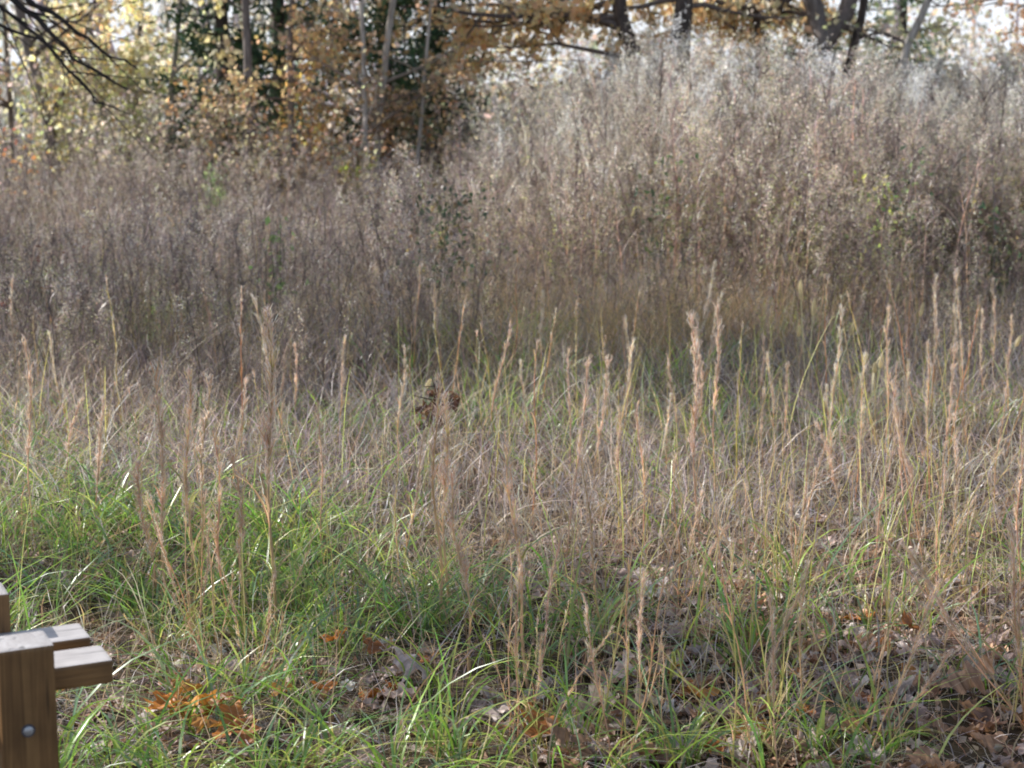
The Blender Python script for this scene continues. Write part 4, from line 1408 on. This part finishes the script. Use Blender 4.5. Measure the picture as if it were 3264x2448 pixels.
tree('pale slanting trunk with orange leaves left of the picture centre', 'tree', px_path([(1205, 420), (1225, 200), (1255, 0)], 19.6, 7), 0.05, M_BARK_PALE, ORA + BRN,
     auto_limbs(0.9, 6, 16, 0.8, 1.7, 0.022), leaf_size=0.095, leaf_n=7, ntw=6, name='pale_tree', twig_col=(0.3, 0.26, 0.22))
tree('thin tan sapling with russet leaves beside the pale slanting trunk', 'tree', px_path([(1165, 420), (1160, 200), (1150, 0)], 19.2, 6), 0.035, M_BARK_PALE, BRN + ORA,
     auto_limbs(0.8, 5, 14, 0.7, 1.4, 0.018), leaf_size=0.09, leaf_n=10, ntw=6, name='russet_sapling', twig_col=(0.24, 0.18, 0.14))
tree('thin straw coloured sapling nearest the picture centre', 'tree', px_path([(1340, 380), (1358, 200), (1372, 60)], 19.5, 4), 0.025, M_BARK_PALE, BRN,
     auto_limbs(1.0, 3.6, 8, 0.4, 0.9, 0.012), leaf_size=0.07, leaf_n=7, ntw=4, name='straw_sapling', twig_col=(0.4, 0.34, 0.26))
tree('yellow leaved maple in front of the evergreens', 'tree', px_path([(930, 470), (920, 200), (935, 0)], 19.4, 7), 0.045, M_BARK_GREY, YEL[:2] + ORA + BRN[:2],
     [(1.3, 200, 5, 1.1, 0.02), (1.5, 250, 0, 1.2, 0.02)] + auto_limbs(1.4, 6, 14, 0.6, 1.2, 0.02), leaf_size=0.10, leaf_n=12, ntw=7, name='maple_tree')
tree('dark forked trunk low at the far left edge', 'tree', px_path([(150, 560), (170, 400), (120, 250), (60, 60)], 20.0, 7), 0.085, M_BARK_GREY, YEL + ORA,
     [(1.0, 60, 60, 1.6, 0.04)] + auto_limbs(1.2, 6, 14, 0.8, 2.0, 0.025), leaf_size=0.09, leaf_n=20, ntw=6, name='forked_tree')
tree('yellow green leaved tree right of the far left forked trunk', 'tree', px_path([(300, 520), (330, 300), (345, 0)], 21.5, 7), 0.04, M_BARK_GREY, YGR + YEL,
     auto_limbs(1.0, 6, 20, 0.8, 1.8, 0.02), leaf_size=0.11, leaf_n=30, ntw=6, name='yellow_tree')
tree('slender tree with thin yellow foliage between the pale and far left trees', 'tree', px_path([(440, 520), (430, 300), (455, 0)], 23.0, 7), 0.05, M_BARK_GREY, YEL + YGR,
     auto_limbs(1.0, 6, 16, 0.6, 1.3, 0.02), leaf_size=0.11, leaf_n=26, ntw=6, name='yellow_tree')
tree('small tree with tan leaves at the far left edge', 'tree', px_path([(40, 540), (30, 300), (10, 0)], 22.0, 7), 0.04, M_BARK_GREY, ORA + BRN + YEL,
     auto_limbs(1.0, 6, 14, 0.8, 1.8, 0.02), leaf_size=0.10, leaf_n=26, ntw=6, name='tan_tree')


def cedar(label, px, Y, h, wid, n=5200, zlo=0.55):
    x = at(px, 300, Y)[0]
    r = empty('cedar_tree', (x, Y, 0))
    tm = MB()
    k = np.linspace(0, 1, 10)
    tubes(tm, np.stack((0.05 * np.sin(k * 5), 0.04 * np.cos(k * 4), k * h), 1), (0.11 * (1 - 0.85 * k))[None], np.array((0.1, 0.07, 0.06)), 8)
    tm.build('trunk', M_BARK_DARK, r, smooth=True)
    lm, br = MB(), MB()
    nb = 70
    z = R.uniform(zlo, h * 0.97, nb)
    a = R.uniform(0, 2 * PI, nb)
    ln = wid * (1.05 - z / h) ** 0.7 * R.uniform(0.6, 1.1, nb)
    e = R.uniform(-0.15, 0.35, nb)
    q = np.linspace(0, 1, 5)
    pts = np.stack((np.cos(a)[:, None] * ln[:, None] * q, np.sin(a)[:, None] * ln[:, None] * q, z[:, None] + ln[:, None] * e[:, None] * q), 2)
    tubes(br, pts, (0.018 * (1 - 0.8 * q))[None] * np.ones((nb, 1)), np.array((0.07, 0.05, 0.045)), 4)
    tubes(br, np.stack((0.05 * np.sin(k * 5), 0.04 * np.cos(k * 4), k * h), 1)[1:], np.full((1, 9), 0.012), np.array((0.07, 0.05, 0.045)), 4)
    br.build('branches', M_TWIG, r)
    per = n // nb
    for i in range(nb):
        s = R.uniform(0.15, 1.0, per) ** 0.8
        P = pts[i, 0] + (pts[i, -1] - pts[i, 0]) * s[:, None] + R.normal(0, 1, (per, 3)) * np.array((0.14, 0.14, 0.10))
        quads(lm, P, R.uniform(0.07, 0.16, per), pal(CED, per, 0.25), 0.35, up=0.2, fold=0.2)
    lm.build('crown', M_CEDAR, r)
    tag(r, label, 'tree')


cedar('dark green cedar behind the pale grey tree on the left', 700, 20.8, 6.0, 1.0, 6500)
cedar('broad dark cedar in the middle of the left tree line', 880, 23.0, 8.0, 1.2, 7000)
cedar('dark cedar behind the pale slanting trunk', 1215, 20.6, 7.0, 0.95, 9000)
cedar('low dark cedar at the right end of the left tree line', 1390, 22.5, 4.2, 0.9, 4500)
cedar('greyish green evergreen behind the pale leaning trunk on the right', 2860, 29.0, 6.5, 1.6, 4200, 0.8)
cedar('pale green evergreen behind the stout forked trunk', 2560, 31.0, 6.0, 1.6, 3600, 0.6)

# shrubs and brush at the foot of the trees
def shrub(label, px, Y, h, wid, cols, n, size, nst=9, stem_col=(0.26, 0.22, 0.20)):
    x = at(px, 300, Y)[0]
    r = empty('brush_shrub', (x, Y, 0))
    st, lf, pts = MB(), MB(), []
    for i in range(nst):
        a = R.uniform(0, 2 * PI)
        rr = wid * R.uniform(0.1, 0.7)
        d = (math.cos(a) * rr, math.sin(a) * rr, h * R.uniform(0.7, 1.05))
        grow_limb(st, pts, np.array((R.normal(0, 0.12), R.normal(0, 0.12), 0)), d, np.linalg.norm(d), 0.012, ntw=8, jit=0.15, col=np.array(stem_col) * R.uniform(0.7, 1.5), leaf_n=max(1, n // (nst * 8)), twig_len=0.3)
    st.build('stems', M_TWIG, r)
    P = np.concatenate(pts)
    quads(lf, P, R.uniform(0.6, 1.2, len(P)) * size, pal(cols, len(P), 0.25), 0.7, up=-0.3)
    lf.build('leaves', M_LEAF, r)
    tag(r, label, 'shrub')


GRB = [(0.46, 0.39, 0.33), (0.34, 0.28, 0.24), (0.60, 0.50, 0.40), (0.46, 0.44, 0.24)]
for q in [
    ('tan twiggy brush at the far left edge below the forked trunk', 60, 18.5, 1.5, 0.7, GRB + ORA[:1], 500, 0.06),
    ('brush with pale yellow leaves right of the forked trunk', 240, 19.5, 2.0, 0.8, YEL + YGR + GRB, 800, 0.075),
    ('grey brown brush below the yellow green tree', 380, 18.8, 1.4, 0.8, GRB, 600, 0.06),
    ('tan brush at the foot of the pale grey tree', 560, 19.0, 1.1, 0.7, GRB, 500, 0.06),
    ('brown green brush under the first cedar', 690, 19.6, 1.5, 0.8, BRN + [(0.2, 0.24, 0.10)] + GRB, 800, 0.07),
    ('dark brush under the yellow leaved maple', 860, 19.0, 1.2, 0.8, BRN + YEL[:1] + GRB, 600, 0.06),
    ('ochre leaved shrub left of the pale slanting trunk', 1010, 19.8, 1.6, 0.8, YEL[:2] + ORA[:2] + BRN, 900, 0.08),
    ('russet brush at the foot of the pale slanting trunk', 1260, 20.0, 1.5, 0.8, BRN + ORA[:1], 700, 0.07),
    ('dark tangled brush behind the centre weeds', 1400, 20.5, 1.8, 0.9, [(0.16, 0.12, 0.10), (0.2, 0.17, 0.1)] + BRN + GRB, 700, 0.07),
    ('grey twiggy brush left of the dark leaning oak', 1720, 21.0, 1.9, 0.9, GRB + ORA[:1], 350, 0.07),
    ('bleached brush between the thick dark trunk and the brown trunk', 2290, 21.2, 1.50, 0.8, GRB, 300, 0.06),
    ('grey green brush right of the stout forked trunk', 2760, 21.2, 1.55, 0.9, GRB + YGR[2:3], 450, 0.07),
    ('tan brush below the brown oak leaves at the right edge', 3080, 19.5, 1.7, 0.9, GRB + BRN, 700, 0.07),
    ('pale tangled brush left of the dark leaning oak trunk', 1880, 21.5, 1.55, 0.8, GRB + ORA[:1], 700, 0.06),
    ('bleached brush at the foot of the thick dark trunk', 2080, 21.2, 1.55, 0.8, GRB + YGR[3:], 700, 0.06),
    ('grey brush between the brown trunk and the stout forked trunk', 2500, 21.5, 1.55, 0.8, GRB + BRN[3:], 700, 0.06),
    ('tan brush below the slim leaning trunk', 2680, 21.2, 1.55, 0.7, GRB, 600, 0.06),
    ('pinkish brush at the foot of the pale leaning trunk', 2900, 21.2, 1.55, 0.8, GRB + BRN[2:], 800, 0.06),
    ('tan brush closest to the right edge of the photo', 3230, 19.0, 1.75, 0.7, GRB + BRN[3:], 800, 0.06),
    ('straw coloured brush at the left end of the tall weed bank', 1560, 19.5, 1.5, 0.8, GRB + YEL[3:], 700, 0.06),
    ('pale yellow green brush between the far left trees', 150, 20.5, 1.9, 0.9, YGR, 900, 0.075),
    ('hazy yellow brush left of the pale grey tree', 440, 20.8, 1.9, 0.8, YGR + YEL[3:], 900, 0.075),
    ('straw brush in front of the dark evergreen in the middle of the tree line', 800, 18.6, 1.2, 0.8, GRB + YEL[3:] + BRN[3:], 700, 0.06),
    ('tan brush between the sapling pair and the evergreen', 1080, 18.4, 1.15, 0.8, GRB + BRN[2:] + YEL[3:], 700, 0.06),
    ('red leaved shrub at the left edge above the weeds', 10, 17.0, 1.05, 0.35, [(0.26, 0.09, 0.05), (0.34, 0.16, 0.07), (0.3, 0.22, 0.12)], 90, 0.07),
]:
    shrub(*q)

# ------------------------------------------------------------------ trees left of the view, crowns placed to shade the meadow, two unseen
def shade_tree(label, x, y, h, cz, cr, nl, cols, limbs_in=(), size=0.15):
    limbs = [(R.uniform(cz - cr * 0.8, min(h * 0.95, cz + cr * 0.5)), R.uniform(0, 360), R.uniform(-5, 45), R.uniform(0.5, 1.0) * cr, 0.05) for _ in range(18)] + list(limbs_in)
    tree(label, 'tree', [(x, y, 0), (x + 0.1, y, h * 0.4), (x + 0.2, y + 0.1, h)], 0.2, M_BARK_DARK, cols, limbs, leaf_size=size, leaf_n=nl, ntw=10, name='oak_tree', twig_col=(0.03, 0.026, 0.026), twig_len=0.4)


def hang(*px):
    return [np.array((-6.8, 12.1, 4.9)), np.array((-5.0, 12.4, 3.2))] + [at(x, y, 12.6) for x, y in px]


shade_tree('oak left of the meadow whose dark bare twigs hang into the top left corner', -7.0, 12.0, 9, 6.3, 1.5, 10, BRN + ORA,
           [(hang((54, 0), (155, 87), (231, 174), (400, 290)), 0.034), (hang((98, 0), (202, 69), (318, 159), (434, 210)), 0.03),
            (hang((-60, 40), (0, 76), (119, 134), (231, 174)), 0.026), (hang((100, 90), (230, 230), (300, 325), (416, 372)), 0.02)])
shade_tree('unseen oak added farther left to shade the middle meadow', -9.6, 12.3, 9, 6.3, 1.8, 12, BRN)
shade_tree('unseen small oak added left of the meadow to shade the bottom right', -7.0, 7.0, 8, 6.0, 1.2, 7, BRN)

# ------------------------------------------------------------------ far woods
fw = MB()
n = 95
Y = R.uniform(36, 62, n)
X = np.where(R.random(n) < 0.9, R.uniform(-0.42, -0.02, n), R.uniform(-0.02, 0.42, n)) * Y
H = R.uniform(5, 10, n)
k = np.linspace(0, 1, 6)
pts = np.stack((X[:, None] + R.normal(0, 0.9, (n, 1)) * k + np.cumsum(R.normal(0, 0.22, (n, 6)), 1), np.repeat(Y[:, None], 6, 1), H[:, None] * k), 2)
tubes(fw, pts, (R.uniform(0.04, 0.16, n)[:, None] * (1 - 0.8 * k)[None]), pal([(0.44, 0.41, 0.40), (0.54, 0.51, 0.5), (0.32, 0.29, 0.28)], n), 5)  # stem colours paled to hold the distance haze
n = 22000
Y = R.uniform(34, 62, n)
X = np.where(R.random(n) < 0.72, R.uniform(-0.42, -0.05, n), R.uniform(-0.05, 0.42, n)) * Y
Zz = R.uniform(0, 1, n) ** 1.3 * 5
keep = R.random(n) < np.where(X > 0, 0.35, 1.0) * (0.3 + 0.7 * (vnoise(X, Zz * 2 + Y * 0.2, 0.45) > 0.42))
P = np.stack((X, Y, Zz), 1)[keep]
quads(fw, P, R.uniform(0.12, 0.26, len(P)), pal([(0.62, 0.58, 0.54), (0.5, 0.46, 0.42), (0.66, 0.58, 0.36), (0.6, 0.46, 0.32), (0.3, 0.32, 0.24)], len(P), 0.2), 0.7)  # leaf colours greyed and lightened with painted haze
n = 16000
Y = R.uniform(38, 60, n)
X = R.uniform(-0.05, 0.42, n) * Y
top_ = 1.6 + 1.6 * vnoise(X, Y * 0.3, 0.5) + 0.8 * vnoise(X, Y * 0.3, 1.7)
Zz = R.uniform(0, 1, n) * top_
P = np.stack((X, Y, Zz), 1)
quads(fw, P, R.uniform(0.10, 0.24, n), pal([(0.66, 0.58, 0.50), (0.5, 0.44, 0.38), (0.5, 0.52, 0.34), (0.66, 0.56, 0.34), (0.7, 0.5, 0.34), (0.36, 0.34, 0.3)], n, 0.2), 0.6)
tag(fw.build('far_woods', M_LEAF), 'haze-painted far woods of bare stems and thin foliage behind the trees', 'woods', kind='stuff')

# ------------------------------------------------------------------ overhead wire
wm = MB()
a, b = at(300, 205, 20.0), at(1500, 196, 20.0)
q = np.linspace(-0.5, 1.3, 24)
pts = a + (b - a) * q[:, None]
pts[:, 2] -= 0.05 * np.sin(np.clip(q, 0, 1) * PI)
tubes(wm, pts, np.full((1, 24), 0.006), np.array((0.1, 0.1, 0.1)), 5)
tag(wm.build('fence_wire', M_WIRE), 'thin grey wire running level between the trees of the left tree line', 'wire')

# ------------------------------------------------------------------ timber bench
import bmesh


def box(name, lo, hi, mat, parent, bev=0.006):
    bm = bmesh.new()
    bmesh.ops.create_cube(bm, size=1.0)
    c = [(lo[i] + hi[i]) / 2 for i in range(3)]
    s = [hi[i] - lo[i] for i in range(3)]
    for v in bm.verts:
        for i in range(3):
            v.co[i] = v.co[i] * s[i]
    bmesh.ops.bevel(bm, geom=bm.edges[:], offset=bev, segments=2, affect='EDGES', profile=0.7)
    for v in bm.verts:
        v.co.x += rnd.gauss(0, 0.0004)
        v.co.z += rnd.gauss(0, 0.0004)
    me = bpy.data.meshes.new(name)
    bm.to_mesh(me)
    bm.free()
    me.materials.append(mat)
    o = bpy.data.objects.new(name, me)
    COL.objects.link(o)
    o.location = c
    o.parent = parent
    return o


# local x runs along the seat from its right end, local y runs to the back
ang = math.radians(206.0)
bench = empty('timber_bench', (-0.70, 2.956, 0.0), ang)
tag(bench, 'brown stained timber bench end with slatted seat at the bottom left', 'bench')
SH, TH, SW, GAP, LEN = 0.500, 0.042, 0.095, 0.052, 1.5
# rotation by 206 deg takes local +x to the photo's left and local -y to the back
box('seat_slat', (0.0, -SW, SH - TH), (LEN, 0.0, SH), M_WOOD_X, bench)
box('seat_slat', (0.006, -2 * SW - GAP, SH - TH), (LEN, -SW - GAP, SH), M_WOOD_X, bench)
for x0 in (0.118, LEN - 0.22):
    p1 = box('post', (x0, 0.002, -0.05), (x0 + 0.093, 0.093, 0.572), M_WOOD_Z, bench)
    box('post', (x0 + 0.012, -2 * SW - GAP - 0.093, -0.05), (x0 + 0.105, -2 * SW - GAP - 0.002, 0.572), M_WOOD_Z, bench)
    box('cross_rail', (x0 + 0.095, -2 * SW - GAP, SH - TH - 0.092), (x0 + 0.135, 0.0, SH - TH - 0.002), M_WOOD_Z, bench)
    bb = bmesh.new()
    bmesh.ops.create_uvsphere(bb, u_segments=20, v_segments=10, radius=0.0092)
    for v in bb.verts:
        v.co.y = max(v.co.y, -0.001) * 0.45
    mb_ = bpy.data.meshes.new('bolt')
    bb.to_mesh(mb_)
    bb.free()
    for p_ in mb_.polygons:
        p_.use_smooth = True
    mb_.materials.append(M_BOLT)
    wb = bmesh.new()
    bmesh.ops.create_cone(wb, cap_ends=True, segments=24, radius1=0.0118, radius2=0.0108, depth=0.0022)
    bmesh.ops.rotate(wb, verts=wb.verts, matrix=__import__('mathutils').Matrix.Rotation(-PI / 2, 3, 'X'))
    mw_ = bpy.data.meshes.new('washer')
    wb.to_mesh(mw_)
    wb.free()
    mw_.materials.append(M_WIRE)
    wo_ = bpy.data.objects.new('washer', mw_)
    COL.objects.link(wo_)
    wo_.parent = p1
    wo_.location = (0.0025, 0.0462, 0.168)
    bo = bpy.data.objects.new('bolt', mb_)
    COL.objects.link(bo)
    bo.parent = p1
    bo.location = (0.0025, 0.0455, 0.168)

# ------------------------------------------------------------------ light
SUN_DIR = np.array((-0.94, 0.34))
SUN_EL = math.radians(34)
az = math.atan2(SUN_DIR[0], SUN_DIR[1])      # clockwise from +Y
sd = bpy.data.lights.new('sun', 'SUN')
sd.energy = 5.0
sd.angle = math.radians(0.5)
sd.color = (1.0, 0.97, 0.93)
so = bpy.data.objects.new('sun', sd)
COL.objects.link(so)
from mathutils import Vector
tow = Vector((math.sin(az) * math.cos(SUN_EL), math.cos(az) * math.cos(SUN_EL), math.sin(SUN_EL)))
so.rotation_euler = tow.to_track_quat('Z', 'Y').to_euler()
so.location = tow * 50
world = bpy.data.worlds.new('World')
scene.world = world
world.use_nodes = True
nt = world.node_tree
nt.nodes.clear()
sky = nt.nodes.new('ShaderNodeTexSky')
sky.sky_type = 'NISHITA'
sky.sun_disc = False
sky.sun_elevation = SUN_EL
sky.sun_rotation = az
sky.air_density = 1.0
sky.dust_density = 1.6
bg = nt.nodes.new('ShaderNodeBackground')
bg.inputs['Strength'].default_value = 0.15
wo = nt.nodes.new('ShaderNodeOutputWorld')
# bright thin cloud and haze low over the horizon
wtc = nt.nodes.new('ShaderNodeTexCoord')
wsx = nt.nodes.new('ShaderNodeSeparateXYZ')
nt.links.new(wtc.outputs['Generated'], wsx.inputs[0])
wmp = nt.nodes.new('ShaderNodeMapping')
wmp.inputs['Scale'].default_value = (2.5, 2.5, 7.0)
nt.links.new(wtc.outputs['Generated'], wmp.inputs[0])
wno = nt.nodes.new('ShaderNodeTexNoise')
wno.inputs['Scale'].default_value = 1.6
wno.inputs['Detail'].default_value = 6
nt.links.new(wmp.outputs[0], wno.inputs['Vector'])
wel = nt.nodes.new('ShaderNodeMapRange')
wel.inputs['From Min'].default_value = 0.02
wel.inputs['From Max'].default_value = 0.40
wel.inputs['To Min'].default_value = 0.75
wel.inputs['To Max'].default_value = -0.22
nt.links.new(wsx.outputs['Z'], wel.inputs['Value'])
wad = nt.nodes.new('ShaderNodeMath')
wad.operation = 'MULTIPLY_ADD'
wad.use_clamp = True
wad.inputs[1].default_value = 0.55
nt.links.new(wno.outputs['Fac'], wad.inputs[0])
nt.links.new(wel.outputs[0], wad.inputs[2])
wmx = nt.nodes.new('ShaderNodeMix')
wmx.data_type = 'RGBA'
wmx.inputs[7].default_value = (7.0, 7.3, 7.8, 1)
nt.links.new(wad.outputs[0], wmx.inputs[0])
nt.links.new(sky.outputs[0], wmx.inputs[6])
nt.links.new(wmx.outputs[2], bg.inputs[0])
nt.links.new(bg.outputs[0], wo.inputs[0])

scene.view_settings.view_transform = 'Standard'
scene.view_settings.look = 'None'
scene.view_settings.exposure = 0
scene.render.film_transparent = False
scene.cycles.max_bounces = 6
scene.cycles.diffuse_bounces = 3
scene.cycles.glossy_bounces = 2
scene.cycles.transmission_bounces = 3
scene.cycles.use_denoising = True
scene.cycles.filter_width = 1.8
